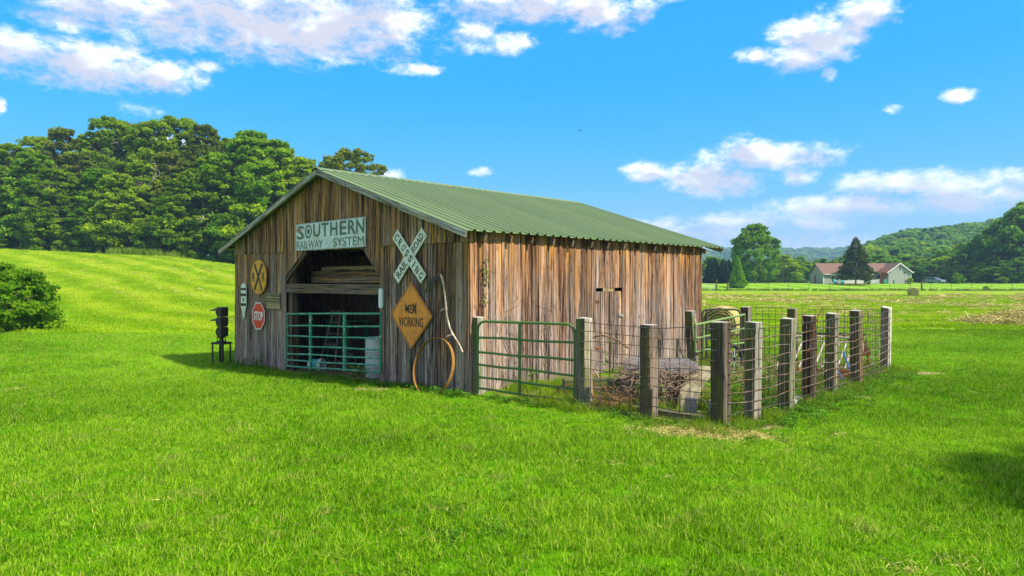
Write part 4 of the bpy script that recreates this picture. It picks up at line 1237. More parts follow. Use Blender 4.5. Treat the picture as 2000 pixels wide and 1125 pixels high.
# ------------------------------------------------------------------ posts of the pen
def timber_post(x, y, w, d, h, mat, label, rz=BA, lean=(0, 0), top=0.0, z=None):
    z0 = gz(x, y) if z is None else z
    o = empty('fence_post', (x, y, z0), rz, label, 'post', 'square timber posts of the pen fence')
    b = MB(); n = 6; V = []
    for i in range(n + 1):
        f = i / n; zz = -.25 + (h + .25) * f
        for sx, sy in ((-1, -1), (1, -1), (1, 1), (-1, 1)):
            jx, jy = pr.uniform(-.006, .006), pr.uniform(-.006, .006)
            b.v.append((sx * w / 2 + jx + lean[0] * f, sy * d / 2 + jy + lean[1] * f, zz + (pr.uniform(-.008, .008) + top * sx if i == n else 0)))
    for i in range(n):
        for q in range(4): b.f.append((4 * i + q, 4 * i + (q + 1) % 4, 4 * i + 4 + (q + 1) % 4, 4 * i + 4 + q))
    b.f.append((4 * n, 4 * n + 1, 4 * n + 2, 4 * n + 3))
    b.build('timber', mat, o, bevel=.009)
    return o
timber_post(-.60, 12.04, .17, .17, 1.36, M['post'], 'pale post against the barn corner carrying the gate hinges')
timber_post(1.13, 10.72, .20, .20, 1.40, M['palepost'], 'pale thick post where the six bar gate latches')
timber_post(2.01, 10.03, .19, .21, 1.36, M['darkpost'], 'dark post between the gate latch post and the pen corner')
timber_post(2.84, 9.30, .20, .20, 1.43, M['darkpost'], 'tallest dark corner post nearest the viewer beside bare earth')
RP = [(3.40, 9.68, 1.41, 'post', 'mossy green post just behind the corner post'),
      (4.17, 10.42, 1.42, 'palepost', 'mossy post with white sunlit edge, third along the right fence'),
      (4.83, 11.10, 1.42, 'darkpost', 'dark split post with a bent rod on its top'),
      (5.60, 11.98, 1.42, 'palepost', 'pale grey post in front of the white metal bench'),
      (6.55, 12.98, 1.42, 'darkpost', 'nearly black post beside the blue pipe legs'),
      (8.25, 15.10, 1.40, 'palepost', 'far right end post of the pen fence')]
for x, y, h, m_, lb in RP:
    timber_post(x, y, .17 + pr.uniform(-.01, .02), .20, h, M[m_], lb, rz=BA + pr.uniform(-.06, .06), lean=(pr.uniform(-.045, .045), pr.uniform(-.03, .03)), top=pr.uniform(-.02, .02))
timber_post(6.73, 16.42, .19, .2, 1.33, M['post'], 'grey post of the back fence between the two far gates and end post', lean=(.02, 0))
timber_post(5.86, 17.10, .21, .2, 1.34, M['post'], 'grey post at the end of the dark rounded gate')
timber_post(4.22, 15.85, .19, .2, 1.28, M['post'], 'mossy post leaning over to the left near the barn wall', lean=(-.12, .05))
# bent rod and twigs on the split post
o = empty('bent_rod', (4.80, 11.02, 1.40), 0, 'bent rusty rod and twig tied to the dark split post', 'rod')
MB().tube([(-.05, -.06, -.55), (.02, -.08, -.25), (.10, -.07, 0), (.20, -.03, .16)], .009, 6).build('rod', M['rust'], o, smooth=True)
MB().tube([(-.12, -.05, -.1), (-.14, -.03, .03), (-.08, -.02, .09), (-.05, -.02, .05)], .008, 5).build('twig', M['deadvine'], o, smooth=True)

# ------------------------------------------------------------------ woven wire between the posts
def wire_run(P, h0, h1, nh, pitch, mat, label, outward, r=.0058):
    o = empty('wire_fence', (P[0][0], P[0][1], 0), 0, label, 'wire fence')
    pts = [Vector((x, y, 0)) for x, y in P]
    seg = [(pts[i + 1] - pts[i]).length for i in range(len(pts) - 1)]; tot = sum(seg)
    off = Vector((*outward, 0))
    def at(s):
        for i, L in enumerate(seg):
            if s <= L + 1e-6 or i == len(seg) - 1:
                return pts[i] + (pts[i + 1] - pts[i]) * (s / L) + off
            s -= L
    org = Vector((P[0][0], P[0][1], 0))
    nn = int(tot / .3) + 2
    for k in range(nh):
        f = k / (nh - 1); ph = pr.uniform(0, 6)
        line = []
        for i in range(nn):
            s = tot * i / (nn - 1); p = at(s)
            z = gz(p.x, p.y) + h0 + (h1 - h0) * f + .012 * math.sin(s * 3.1 + ph) + .008 * math.sin(s * 7 + ph)
            line.append(p - org + Vector((0, 0, z)))
        MB().tube(line, r, 5).build('line_wire', mat if k not in (1, nh - 1) else M['wire_dark'], o)
    s = .04
    while s < tot:
        p = at(s); z = gz(p.x, p.y)
        d1 = Vector((pr.uniform(-.012, .012), pr.uniform(-.012, .012), 0))
        MB().tube([p - org + Vector((0, 0, z + h0)), p - org + d1 + Vector((0, 0, z + (h0 + h1) / 2)), p - org - d1 * .5 + Vector((0, 0, z + h1))], r * .85, 4).build('stay_wire', mat, o)
        s += pitch * pr.uniform(.94, 1.06)
    return o
nf = (-BY[0] * .115, -BY[1] * .115)      # just outside the front faces
wire_run([(1.13, 10.72), (2.01, 10.03), (2.84, 9.30)], .04, 1.33, 10, .165, M['wire'], 'rusty wire mesh between gate post and nearest corner post', nf)
nr = (BX[0] * .115, BX[1] * .115)
wire_run([(2.84, 9.30)] + [(a_[0], a_[1]) for a_ in RP], .04, 1.33, 10, .16, M['wire'], 'rusty wire mesh along the right side row of posts', nr)
wire_run([(8.25, 15.10), (6.73, 16.42), (5.86, 17.10)], .04, 1.32, 10, .16, M['wire_dark'], 'dark wire mesh of the back fence before the hay field', (BY[0] * .1, BY[1] * .1), r=.0065)

# ------------------------------------------------------------------ inside the doorway
p = bw(-3.33, .42); z0 = gz(p.x, p.y) + .0
o = empty('plastic_barrel', (p.x, p.y, z0 - .02), BA, 'dirty white plastic barrel behind the right end of the teal gate', 'barrel')
prof = [(.0, 0), (.26, 0), (.285, .03), (.29, .27), (.297, .285), (.29, .30), (.292, .58), (.299, .595), (.292, .61), (.287, .83), (.292, .85), (.292, .875), (.27, .885), (.262, .87), (0, .865)]
MB().lathe(prof, n=32, cap=False).build('body', M['dirty_plastic'], o, smooth=True)
MB().lathe([(.03, 0), (.03, .02), (0, .02)], n=12, cap=False).build('bung', M['white_plastic'], o, loc=(.15, .05, .865))

p = bw(-6.2, 1.15); z0 = gz(p.x, p.y) + .02
o = empty('step_ladder', (p.x, p.y, z0), BA, 'old wooden step ladder standing open behind the teal gate', 'ladder')
M['ladder'] = wood_mat('ladder_wood', (.08, .05, .045), (.20, .13, .12), (.32, .23, .20), (.36, .30, .28), greyness=.4)
for sx in (-1, 1):
    MB().tube([(sx * .36, -.28, 0), (sx * .15, 0, 1.36)], .024, 6).build('leg', M['ladder'], o)
    MB().tube([(sx * .26, .42, 0), (sx * .14, .04, 1.33)], .02, 6).build('leg', M['ladder'], o)
for i in range(4):
    f = (i + 1) / 5; MB().box((0, -.28 * (1 - f), 1.36 * f), ((.36 - .21 * f) * 2, .10, .025)).build('step', M['ladder'], o)
MB().box((0, .02, 1.375), (.40, .16, .03)).build('top', M['ladder'], o, bevel=.004)
for i in (1, 3):
    f = i / 5; MB().box((0, .42 - .38 * f, 1.33 * f), ((.26 - .12 * f) * 2, .02, .04)).build('brace', M['ladder'], o)

p = bw(-5.8, .35)
o = empty('paint_bucket', (p.x, p.y, gz(p.x, p.y) + .15), BA + .5, 'blue and white bucket lying on its side behind the gate', 'bucket')
b = MB(); b.lathe([(.125, -.17), (.13, -.165), (.15, .16), (.156, .165), (.156, .18), (.145, .18), (.12, -.15), (0, -.15)], n=24, axis='X', cap=False)
b.build('pail', M['white_plastic'], o, smooth=True)
MB().lathe([(.1365, -.08), (.1475, .08)], n=24, axis='X', cap=False).build('label_band', M['teal'], o, smooth=True)
MB().tube([(.17, .15 * math.cos(t), .15 * math.sin(t) * .9 - .05) for t in np.linspace(0, math.pi, 9)], .004, 5).build('handle', M['galv'], o)
for i in range(4):
    p = bw(-6.15 + .1 * i, .45 + .12 * i)
    o = empty('timber_offcut', (p.x, p.y, gz(p.x, p.y) + .06 + .03 * i), BA + [.4, -.5, .15, .9][i], ['yellowish stick lying beside the bucket', 'brown stick lying across the bucket', 'grey offcut lying near the gate foot', 'short offcut leaning behind the bucket'][i], 'offcut')
    MB().box((0, 0, 0), (.04, .035, .75 - .1 * i)).build('stick', M['plaque'] if i == 0 else M['timber'], o, rot=(0, R(80), 0))
p = bw(-7.4, 2.2); z0 = gz(p.x, p.y)
o = empty('green_trestle', (p.x, p.y, z0), BA, 'dark green metal trestle standing deep in the barn', 'trestle')
for sx in (-1, 1):
    for sy in (-1, 1): MB().box((sx * .5, sy * .3, .55), (.06, .06, 1.1)).build('leg', M['teal_gate'], o)
MB().box((0, 0, 1.12), (1.15, .75, .05)).build('top', M['teal_gate'], o)
MB().box((0, -.3, .5), (.95, .04, .05)).build('rail', M['teal_gate'], o)

# ------------------------------------------------------------------ railway lamp signal on its stand
sx_, sy_ = -7.98, 18.75; z0 = gz(sx_, sy_)
SA = BA + R(22)
o = empty('steel_stand', (sx_, sy_, z0), SA, 'dark four legged angle iron stand under the lamp signal', 'stand')
for ax in (-1, 1):
    for ay in (-1, 1):
        b = MB(); b.box((ax * .165, ay * .155, .26), (.05, .012, .62)); b.box((ax * .186, ay * .131, .26), (.012, .055, .62))
        b.build('leg', M['dark_iron'], o)
b = MB()
for s_ in (-1, 1): b.box((0, s_ * .155, .565), (.40, .05, .05)); b.box((s_ * .172, 0, .563), (.05, .28, .046))
b.build('frame', M['dark_iron'], o); MB().box((0, 0, .592), (.34, .30, .014)).build('plate', M['dark_iron'], o)
o = empty('lamp_signal', (sx_, sy_, z0 + .60), SA, 'rusty black railway signal of three stacked lamps left of the barn', 'signal')
MB().lathe([(.13, 0), (.13, .02), (.06, .04), (.055, .10), (.10, .12), (.10, .14)], n=16).build('base', M['dark_iron'], o)
for t in range(4): MB().tube([(.1 * math.cos(t * 1.57 + .78), .1 * math.sin(t * 1.57 + .78), .02), (.1 * math.cos(t * 1.57 + .78), .1 * math.sin(t * 1.57 + .78), .13)], .012, 6).build('bolt', M['rust'], o)
for i in range(3):
    zc = .275 + i * .275
    hd = MB().box((0, 0, 0), (.17, .25, .262)).build('lamp_housing', M['dark_iron'], o, bevel=.012, loc=(.03, 0, zc))
    b = MB(); b.lathe([(.118, -.085), (.118, -.125), (.10, -.14), (.095, -.125)], n=20, axis='X', cap=False); b.build('bezel', M['dark_iron'], hd)
    MB().lathe([(0, -.175), (.045, -.168), (.08, -.148), (.098, -.118)], n=18, axis='X', cap=False).build('lens', M['lens'], hd, smooth=True)
    if i > 0:
        b = MB(); m_ = 11
        for q in range(m_):
            t = math.pi * (.08 + .84 * q / (m_ - 1))
            for (xx, rr, dz) in ((-.10, .125, 0), (-.35, .105, .0)):
                b.v.append((xx, rr * math.cos(t), rr * math.sin(t) * (1 if xx > -.2 else .55) + dz))
        for q in range(m_ - 1): b.f.append((2 * q, 2 * q + 1, 2 * q + 3, 2 * q + 2))
        b.build('hood', M['dark_iron'], hd)
    MB().box((.115, 0, .02), (.012, .20, .20)).build('back_door', M['dark_iron'], hd, bevel=.004)
    for zz in (-.1, .1): MB().lathe([(.012, 0), (.012, .03)], n=8, axis='Y').build('hinge', M['rust'], hd, loc=(.09, -.14, zz))

# ------------------------------------------------------------------ things lying in the pen
x_, y_ = 2.72, 10.62; z0 = gz(x_, y_)
o = empty('curved_slab', (x_, y_, z0), R(-30), 'cream curved grooved slab rising in an arc behind the corner post', 'slab')
b = MB(); n = 16; sec = [(-.19, 0), (-.19, -.05), (-.10, -.062), (-.09, -.05), (-.03, -.05), (-.02, -.062), (.05, -.062), (.06, -.05), (.11, -.05), (.12, -.062), (.19, -.05), (.19, 0)]
ns = len(sec)
for i in range(n + 1):
    f = i / n; t = R(8 + 62 * f)
    cy, cz = .80 * (1 - math.cos(t)) , .80 * math.sin(t) - .12
    wd = .74 + .14 * math.sin(f * 2.2)
    for (sx, d) in sec:
        b.v.append((sx * wd + .20 * f * f, cy + d * math.cos(t) + (.10 * (sx + .19) if i == n else 0), cz - d * math.sin(t) * -1))
for i in range(n):
    for q in range(ns): b.f.append((ns * i + q, ns * i + (q + 1) % ns, ns * i + ns + (q + 1) % ns, ns * i + ns + q))
b.f.append(tuple(range(ns - 1, -1, -1))); b.f.append(tuple(ns * n + q for q in range(ns)))
b.build('slab', M['cream'], o, smooth=True)
for (xx, yy, hh, lb) in ((2.68, 10.22, .25, 'brown square block standing before the curved concrete piece'), (3.02, 10.18, .22, 'grey square block half hidden by the corner post')):
    q = empty('square_block', (xx, yy, gz(xx, yy)), R(10), lb, 'block')
    MB().box((0, 0, hh / 2), (.14, .14, hh), taper=.96).build('block', M['grey_block'], q, bevel=.008)

# low wire crate overgrown with dead vine
x_, y_ = 2.46, 11.40; z0 = gz(x_, y_)
o = empty('vine_crate', (x_, y_, z0), R(-4), 'low wire crate with grey board lid overgrown with dead vine', 'crate')
for sx in (-1, 1):
    for sy in (-1, 1): MB().box((sx * .47, sy * .45, .28), (.07, .07, .58)).build('post', M['timber'], o)
for i in range(6):
    MB().box((0, 0, 0), (.17, .025, 1.10)).build('plank', M['lid'], o, loc=(0, -.45 + i * .18, .585 + pr.uniform(-.01, .02)), rot=(R(90) * 0, R(90), pr.uniform(-.03, .03)))
b = MB(); r_ = random.Random(5)
for i in range(900):
    u = r_.uniform(-.54, .54); z = r_.uniform(.0, .60); s_ = r_.choice((-1, 1, -1))
    face = r_.random()
    if face < .62: p0 = Vector((u, -.50 + r_.uniform(-.08, .05), z))
    else: p0 = Vector((s_ * .51 + r_.uniform(-.06, .06), r_.uniform(-.5, .5), z))
    d = Vector((r_.gauss(0, .16), r_.gauss(0, .06), r_.gauss(-.08, .16)))
    b.tube([p0, p0 + d * .5 + Vector((r_.gauss(0, .03), 0, r_.gauss(0, .03))), p0 + d], .003 + .003 * r_.random(), 3, cap=False)
M['dull_vine'] = paint_mat('brown_vine', (.23, .155, .105), (.36, .28, .20), .5, .9, scale=8, spec=.1)
tag(b.build('dead_vine', M['dull_vine'], o), kind='stuff')
MB().box((0, 0, .26), (.80, .74, .50)).build('box', M['timber'], o)
o_front = MB()
for i in range(9):
    o_front.tube([(-.47 + i * .1175, -.46, 0), (-.47 + i * .1175, -.46, .60)], .005, 4)
for i in range(4): o_front.tube([(-.47, -.462, .1 + i * .15), (.47, -.462, .1 + i * .15)], .005, 4)
o_front.build('wire_mesh', M['wire_dark'], o)

# old beams on the ground
def lying_beam(x, y, L, w, h, rz, mat, label, dz=0, tilt=0):
    o = empty('old_beam', (x, y, gz(x, y) + h / 2 - .02 + dz), rz, label, 'beam')
    MB().box((0, 0, 0), (h, w, L)).build('timber', M[mat], o, bevel=.01, rot=(0, R(90) + tilt, 0)); return o
lying_beam(1.65, 12.15, 1.5, .22, .12, R(6), 'palepost', 'pale beam on top of the low stack by the wall door', dz=.17)
lying_beam(1.60, 12.05, 1.6, .26, .17, R(3), 'darkpost', 'dark beam under the pale one in the low stack')
lying_beam(2.30, 10.17, 1.1, .16, .10, R(-40), 'palepost', 'grey beam lying along the ground before the curved piece')

# heap of brown dead brush by the gate latch post
def brush(name, x, y, rx, ry, h, n, label, seed, mat='deadvine', th=.004):
    r_ = random.Random(seed); b = MB()
    for i in range(n):
        a_ = r_.uniform(0, 6.283); q = math.sqrt(r_.random())
        p0 = Vector((rx * q * math.cos(a_), ry * q * math.sin(a_), r_.uniform(0, h) * (1 - q * q * .7)))
        d = Vector((r_.gauss(0, .16), r_.gauss(0, .16), r_.gauss(.02, .11)))
        p1 = p0 + d; p1.z = max(p1.z, .01)
        b.tube([p0, (p0 + p1) / 2 + Vector((r_.gauss(0, .03), r_.gauss(0, .03), r_.gauss(0, .03))), p1], th * r_.uniform(.6, 1.3), 3, cap=False)
    o = b.build(name, M[mat], loc=(x, y, gz(x, y))); tag(o, label, 'brush', kind='stuff'); return o
M['brush'] = paint_mat('red_brown_brush', (.17, .085, .045), (.30, .19, .10), .5, .9, scale=9, spec=.1)
brush('dead_brush', 1.58, 10.75, .50, .30, .22, 280, 'tangled red brown dead brush beside the pale latch post', 3, 'brush')
brush('dead_brush', 4.6, 13.0, .8, .6, .42, 320, 'tangled dead brush behind the mossy posts', 4)
brush('dead_brush', 6.3, 14.0, .9, .5, .35, 260, 'tangled dead brush around the metal bench', 6)

# of vine near the door
o = empty('bent_branch', (1.55, 12.35, gz(1.55, 12.35)), BA + R(30), 'dead branch arching up before the low wall door', 'branch')
MB().tube(smooth_path([(0, 0, .2), (-.22, 0, .55), (-.20, 0, .88), (.05, 0, 1.02), (.33, 0, .95), (.55, 0, .80)], 24), .017, 6).build('stem', M['brush'], o, smooth=True)
MB().tube(smooth_path([(.15, .05, .0), (-.05, .02, .35), (-.25, .0, .62), (-.28, 0, .9)], 14), .02, 6).build('stem', M['deadvine'], o, smooth=True)

M['bench_white'] = paint_mat('worn_bench_paint', (.42, .39, .36), (.20, .11, .06), .5, .6, scale=14)
# white slatted metal bench, tipped back, with blue pipe legs
x_, y_ = 6.35, 14.0; z0 = gz(x_, y_)
o = empty('metal_bench', (x_, y_, z0), R(-12), 'rusty white slatted metal bench tipped up behind the fence posts', 'bench')
rail_ = smooth_path([(-1.0, -.25, .30), (-.92, .10, .86), (-.70, .24, 1.02), (0, .28, 1.04), (.70, .24, 1.01), (.92, .05, .92), (.80, -.30, .55)], 36)
MB().tube([tuple(q) for q in rail_], .026, 8).build('frame', M['bench_white'], o, smooth=True)
MB().tube([(-.8, .2, .93), (.8, .2, .91)], .02, 8).build('rail', M['bench_white'], o, smooth=True)
for i in range(10):
    xx = -.78 + i * .17
    MB().box((0, 0, 0), (.035, .012, .86)).build('slat', M['bench_white'], o, loc=(xx - .14, -.08, .60), rot=(R(-38), R(30), 0))
MB().tube([(-.85, -.34, .26), (.75, -.34, .24)], .02, 8).build('rail', M['rust'], o, smooth=True)
for a_, b_ in (((.05, -.35, .72), (.28, -.95, .02)), ((.42, -.30, .70), (.50, -.85, .08))):
    MB().tube([a_, b_], .022, 8).build('leg', M['blue'], o, smooth=True)
MB().tube([(.12, -.30, .62), (.42, -.62, .18)], .018, 6).build('brace', M['rust'], o, smooth=True)
MB().prism([(.20, .10), (.46, .14), (.44, .30), (.22, .28)], -.74, -.72).build('plate', M['rust'], o)

o.scale = (.84, .84, .80)

x_, y_ = 7.45, 15.05; z0 = gz(x_, y_)
o = empty('iron_table', (x_, y_, z0), R(-15), 'dark iron table frame with rusty flap left of the end post', 'table')
MB().box((-.45, 0, .80), (1.5, .06, .05)).build('rail', M['dark_iron'], o)
MB().tube([(.26, -.02, .78), (.20, -.06, 0)], .022, 6).build('leg', M['ochre_rust'], o)
MB().tube([(.36, .02, .45), (.38, .02, 0)], .018, 6).build('leg', M['rust'], o)
MB().tube([(-.15, 0, .78), (.22, 0, .52)], .02, 6).build('brace', M['dark_iron'], o)
MB().tube([(-1.1, 0, .8), (-1.1, 0, 0)], .02, 6).build('leg', M['dark_iron'], o)
MB().prism([(.24, .32), (.42, .36), (.30, .70)], -.03, -.02).build('flap', M['rust'], o)
MB().box((-.5, .05, .72), (1.1, .35, .02)).build('panel', M['galv'], o, rot=None) if False else None

# dark tyre-like wheel leaning in the pen
x_, y_ = 4.85, 14.9; z0 = gz(x_, y_)
o = empty('spoked_wheel', (x_, y_, z0 + .29), R(35), 'small black spoked wheel leaning among the weeds', 'wheel')
MB().tube([(.27 * math.cos(t), .0, .29 * math.sin(t)) for t in np.linspace(0, 6.283, 25)[:-1]], .045, 8, closed=True).build('tyre', M['tyre'], o, smooth=True)
b = MB()
for i in range(10): b.tube([(0, 0, 0), (.25 * math.cos(i * .628), 0, .27 * math.sin(i * .628))], .007, 5)
b.build('spokes', M['galv'], o); MB().lathe([(.04, -.05), (.04, .05)], n=12, axis='Y').build('hub', M['dark_iron'], o)
o.rotation_euler = (R(-12), 0, R(35))

# pale stones by the fence foot
for (xx, yy, s_, lb) in ((4.52, 11.0, .11, 'white stone under the dark split post'), (4.62, 11.12, .14, 'pale grey stone beside the white one'), (4.35, 15.2, .12, 'pale stone by the black wheel')):
    bm = bmesh.new(); bmesh.ops.create_icosphere(bm, subdivisions=2, radius=s_)
    for v in bm.verts: v.co = Vector((v.co.x * 1.3, v.co.y, v.co.z * .6)) * (1 + pr.uniform(-.16, .16))
    me = bpy.data.meshes.new('stone'); bm.to_mesh(me); bm.free(); me.shade_smooth()
    q = link('stone', me, M['grey_block'] if s_ != .11 else M['white'], None, (xx, yy, gz(xx, yy) + s_ * .3)); tag(q, lb, 'stone')

# dead vine on the sunny wall
o = empty('dead_creeper', bw(.035, .9, 0), BA, 'leafless creeper climbing the sunny wall near the corner', 'creeper')
r_ = random.Random(9)
for i in range(11):
    y_ = r_.uniform(-.4, 1.1); z_ = gl(.1, .9 + y_); P = [(0.0, y_, z_)]
    top = r_.uniform(1.2, 2.75)
    while P[-1][2] < top:
        q = P[-1]; P.append((.008 + .014 * r_.random(), q[1] + r_.gauss(.02 if i % 2 else -.01, .05), q[2] + r_.uniform(.1, .2)))
    MB().tube(P, [max(.003, .007 - .005 * k / len(P)) for k in range(len(P))], 4).build('stem', M['deadvine'], o)
    if i % 2:
        k = len(P) // 2; q = P[k]; P2 = [q] + [(.02, q[1] + .07 * (j + 1) * r_.choice((-1, 1)), q[2] + .12 * (j + 1)) for j in range(4)]
        MB().tube(P2, .004, 4).build('stem', M['deadvine'], o)
link('leaves', leaf_quads([(.02, r_.gauss(-.55, .06), r_.uniform(1.6, 2.4), r_.uniform(-1, 1), r_.uniform(-.6, .6), .06, .045) for _ in range(40)], M['weed']), None, o)

# ------------------------------------------------------------------ leafy weeds
def leafy(n, h, spread, ln, w, seed):
    r_ = random.Random(seed); S = []
    for i in range(n):
        f = r_.random(); a_ = r_.uniform(0, 6.283)
        S.append((spread * f * .4 * math.cos(a_), spread * f * .4 * math.sin(a_), h * r_.random(), a_, r_.uniform(-.1, .9), ln * r_.uniform(.6, 1.2), w * r_.uniform(.7, 1.2)))
    return leaf_quads(S, M['weed'])
lib('clover', [leafy(46, .12, .45, .05, .045, 80 + i) for i in range(4)])
lib('dock', [leafy(16, .10, .2, .26, .085, 90 + i) for i in range(3)] + [leafy(60, .45, .3, .09, .05, 95 + i) for i in range(3)])
def strip_points(P0, P1, n, sd, seed):
    r = np.random.default_rng(seed); t = r.random(n)
    x = P0[0] + (P1[0] - P0[0]) * t + r.normal(0, sd, n); y = P0[1] + (P1[1] - P0[1]) * t + r.normal(0, sd, n)
    return x, y
segs = [(bw(-9.6, -.25), bw(-6.9, -.25), 70, .10), (bw(-2.5, -.22), bw(.1, -.25), 130, .12), (bw(-5.2, -.25), bw(-2.8, -.35), 40, .1), (Vector((-.5, 11.6, 0)), Vector((2.6, 8.95, 0)), 60, .10), (Vector((3.2, 9.25, 0)), Vector((8.4, 14.9, 0)), 520, .34), (Vector((3.3, 10.0, 0)), Vector((6.5, 13.6, 0)), 240, .4)]
X = []; Y = []
for i, (p0, p1, n, sd) in enumerate(segs):
    x, y = strip_points(p0, p1, n, sd, 100 + i); X.append(x); Y.append(y)
X = np.concatenate(X); Y = np.concatenate(Y); kp = ~in_barn(X, Y, .03); X, Y = X[kp], Y[kp]
r = np.random.default_rng(111)
scatter('low_weeds', np.stack([X, Y, ground_z(X, Y)], -1), r.uniform(.35, .85, len(X)), LIB['clover'], tilt=.1, seed=112)
x, y, r = ring_points(4.2, 22, 9, 120)
cl = 0.5 + 0.5 * np.sin(x * .9 + 2 * np.sin(y * .5 + 1)) * np.sin(y * .8 + 1.3 * np.sin(x * .6))
kp = ~in_barn(x, y, .1) & ~in_pen(x, y) & (cl + r.normal(0, .12, len(x)) > .80)
x, y = x[kp], y[kp]
scatter('lawn_clover', np.stack([x, y, ground_z(x, y) + .005], -1), r.uniform(.35, .6, len(x)), LIB['clover'], tilt=.1, seed=121)
def weed_plant(x, y, n, h, spread, ln, w, seed, label, stem=True):
    o = empty('leafy_weed', (x, y, gz(x, y)), 0, label, 'weed')
    link('leaves', leafy(n, h, spread, ln, w, seed), None, o)
    if stem: MB().tube([(0, 0, -.02), (.01, 0, h * .5), (0, .01, h)], .006, 5).build('stem', M['weed'], o)
p = bw(-3.05, -.25); weed_plant(p.x, p.y, 22, .36, .3, .20, .085, 201, 'broad leaved weed in front of the plastic barrel')
p = bw(-4.9, -.30); weed_plant(p.x, p.y, 18, .22, .35, .20, .06, 202, 'low leafy weed at the doorway foot')
p = bw(-7.9, -.22); weed_plant(p.x, p.y, 26, .30, .35, .20, .06, 203, 'leafy weed under the red octagonal sign')
p = bw(-8.8, -.2); weed_plant(p.x, p.y, 16, .22, .25, .14, .05, 204, 'small weed under the narrow marker board')
weed_plant(1.62, 11.35, 60, 1.0, .22, .10, .045, 205, 'tall leafy weed inside the pen right of the latch post')
weed_plant(2.15, 10.75, 80, .45, .6, .11, .05, 206, 'bushy weed before the overgrown crate')
weed_plant(.35, 12.35, 20, .38, .3, .18, .05, 207, 'leafy weed behind the six bar gate')
weed_plant(3.75, 10.55, 110, .62, .85, .13, .07, 208, 'large green weed between the mossy posts')
weed_plant(3.25, 10.4, 80, .55, .7, .12, .06, 209, 'green weed behind the corner post')
weed_plant(4.35, 11.6, 100, .60, .85, .12, .06, 210, 'green weed behind the dark split post')

# ------------------------------------------------------------------ round bales
def bale(x, y, rz, r_, w, label):
    o = empty('round_bale', (x, y, gz(x, y) + r_ * .93), rz, label, 'hay bale', 'round hay bales in the meadow')
    prof = [(r_ * .93, -w / 2), (r_ * .985, -w / 2 + .05), (r_, -w / 4), (r_ * 1.01, 0), (r_, w / 4), (r_ * .985, w / 2 - .05), (r_ * .93, w / 2)]
    b = MB().lathe(prof, n=48, axis='X', cap=False)
    b.v = [(x + pr.uniform(-.012, .012), y * (1 + pr.uniform(-.014, .014)), z * (1 + pr.uniform(-.014, .014)) if z > -r_ * .8 else z * .95) for x, y, z in b.v]
    b.build('roll', M['bale_side'], o, smooth=True)
    for s_ in (-1, 1):
        e = MB(); e.lathe([(r_ * .945, s_ * (w / 2 - .004)), (r_ * .6, s_ * (w / 2 + .03)), (r_ * .3, s_ * (w / 2 + .01)), (.02, s_ * (w / 2 - .03))], n=40, axis='X', cap=True)
        e.build('end_face', M['bale_end'], o, smooth=True)
    n = 900; r = np.random.default_rng(int(abs(x * 10)))
    a_ = r.uniform(0, 6.283, n); xx = r.uniform(-w / 2, w / 2, n); rad = r_ * 1.0
    endm = r.random(n) < .4; rad = np.where(endm, r_ * np.sqrt(r.random(n)), rad); xx = np.where(endm, np.sign(r.random(n) - .5) * (w / 2 + .02), xx)
    c = np.stack([xx, rad * np.cos(a_), rad * np.sin(a_)], -1)
    t = np.stack([r.normal(0, .4, n), -np.sin(a_), np.cos(a_)], -1) * r.uniform(.03, .10, n)[:, None]
    nn = c / np.linalg.norm(c, axis=1)[:, None]; s2 = np.cross(t, nn); s2 = s2 / (np.linalg.norm(s2, axis=1)[:, None] + 1e-6) * .004
    lift = nn * r.uniform(0, .04, n)[:, None]
    V = np.stack([c - t - s2, c - t + s2, c + t + s2 + lift, c + t - s2 + lift], 1).reshape(-1, 3)
    me = np_mesh('loose_straw', V, np.arange(4 * n).reshape(n, 4), np.repeat(r.random(n), 4)); me.materials.append(M['straw'])
    tag(link('loose_straw', me, None, o), kind='stuff')
bale(7.25, 23.4, R(58), .60, 1.2, 'large round hay bale behind the dark rounded pen gate')
bale(52.0, 88.5, R(70), .60, 1.25, 'distant round hay bale lying alone in the meadow')
# ------------------------------------------------------------------ trees
def leaf_cloud(C, Rd, per, size, seed, up=.35, flat=.7, shell=.35, droop=0.0, elong=1.25):
    """leaf sprays spread through ellipsoid clumps. C (m,3) centres, Rd (m,) radii -> vertices, tint"""
    r = np.random.default_rng(seed)
    m = len(C); n = m * per
    ci = np.repeat(np.arange(m), per)
    d = r.normal(0, 1, (n, 3)); d /= np.linalg.norm(d, axis=1)[:, None]
    q = shell + (1 - shell) * r.random(n) ** .6
    q *= 1 + .12 * r.normal(0, 1, n)
    P = C[ci] + d * (Rd[ci] * q)[:, None] * np.array([1, 1, flat])
    nrm = d * .8 + r.normal(0, .55, (n, 3)); nrm[:, 2] += up
    nrm /= np.linalg.norm(nrm, axis=1)[:, None]
    a = r.normal(0, 1, (n, 3)); a[:, 2] -= droop
    t = np.cross(nrm, a); t /= np.linalg.norm(t, axis=1)[:, None] + 1e-9
    b = np.cross(nrm, t)
    s = size * r.uniform(.6, 1.3, n)
    t = t * (s * .5)[:, None]; b = b * (s * .5 * elong)[:, None]
    k = r.uniform(.15, .5, n)[:, None]
    V = np.stack([P - b, P + t * (1 + k) - b * k * .4, P + b, P - t * (1 - k * .3) + b * k * .3], 1).reshape(-1, 3)
    ct = r.normal(.5, .17, m)
    T = np.repeat(np.clip(ct[ci] + r.normal(0, .10, n), 0, 1), 4)
    return V, T

def leaf_mesh(V, T, mat, name='crown'):
    me = np_mesh(name, V, np.arange(len(V)).reshape(-1, 4), T); me.materials.append(mat); return me

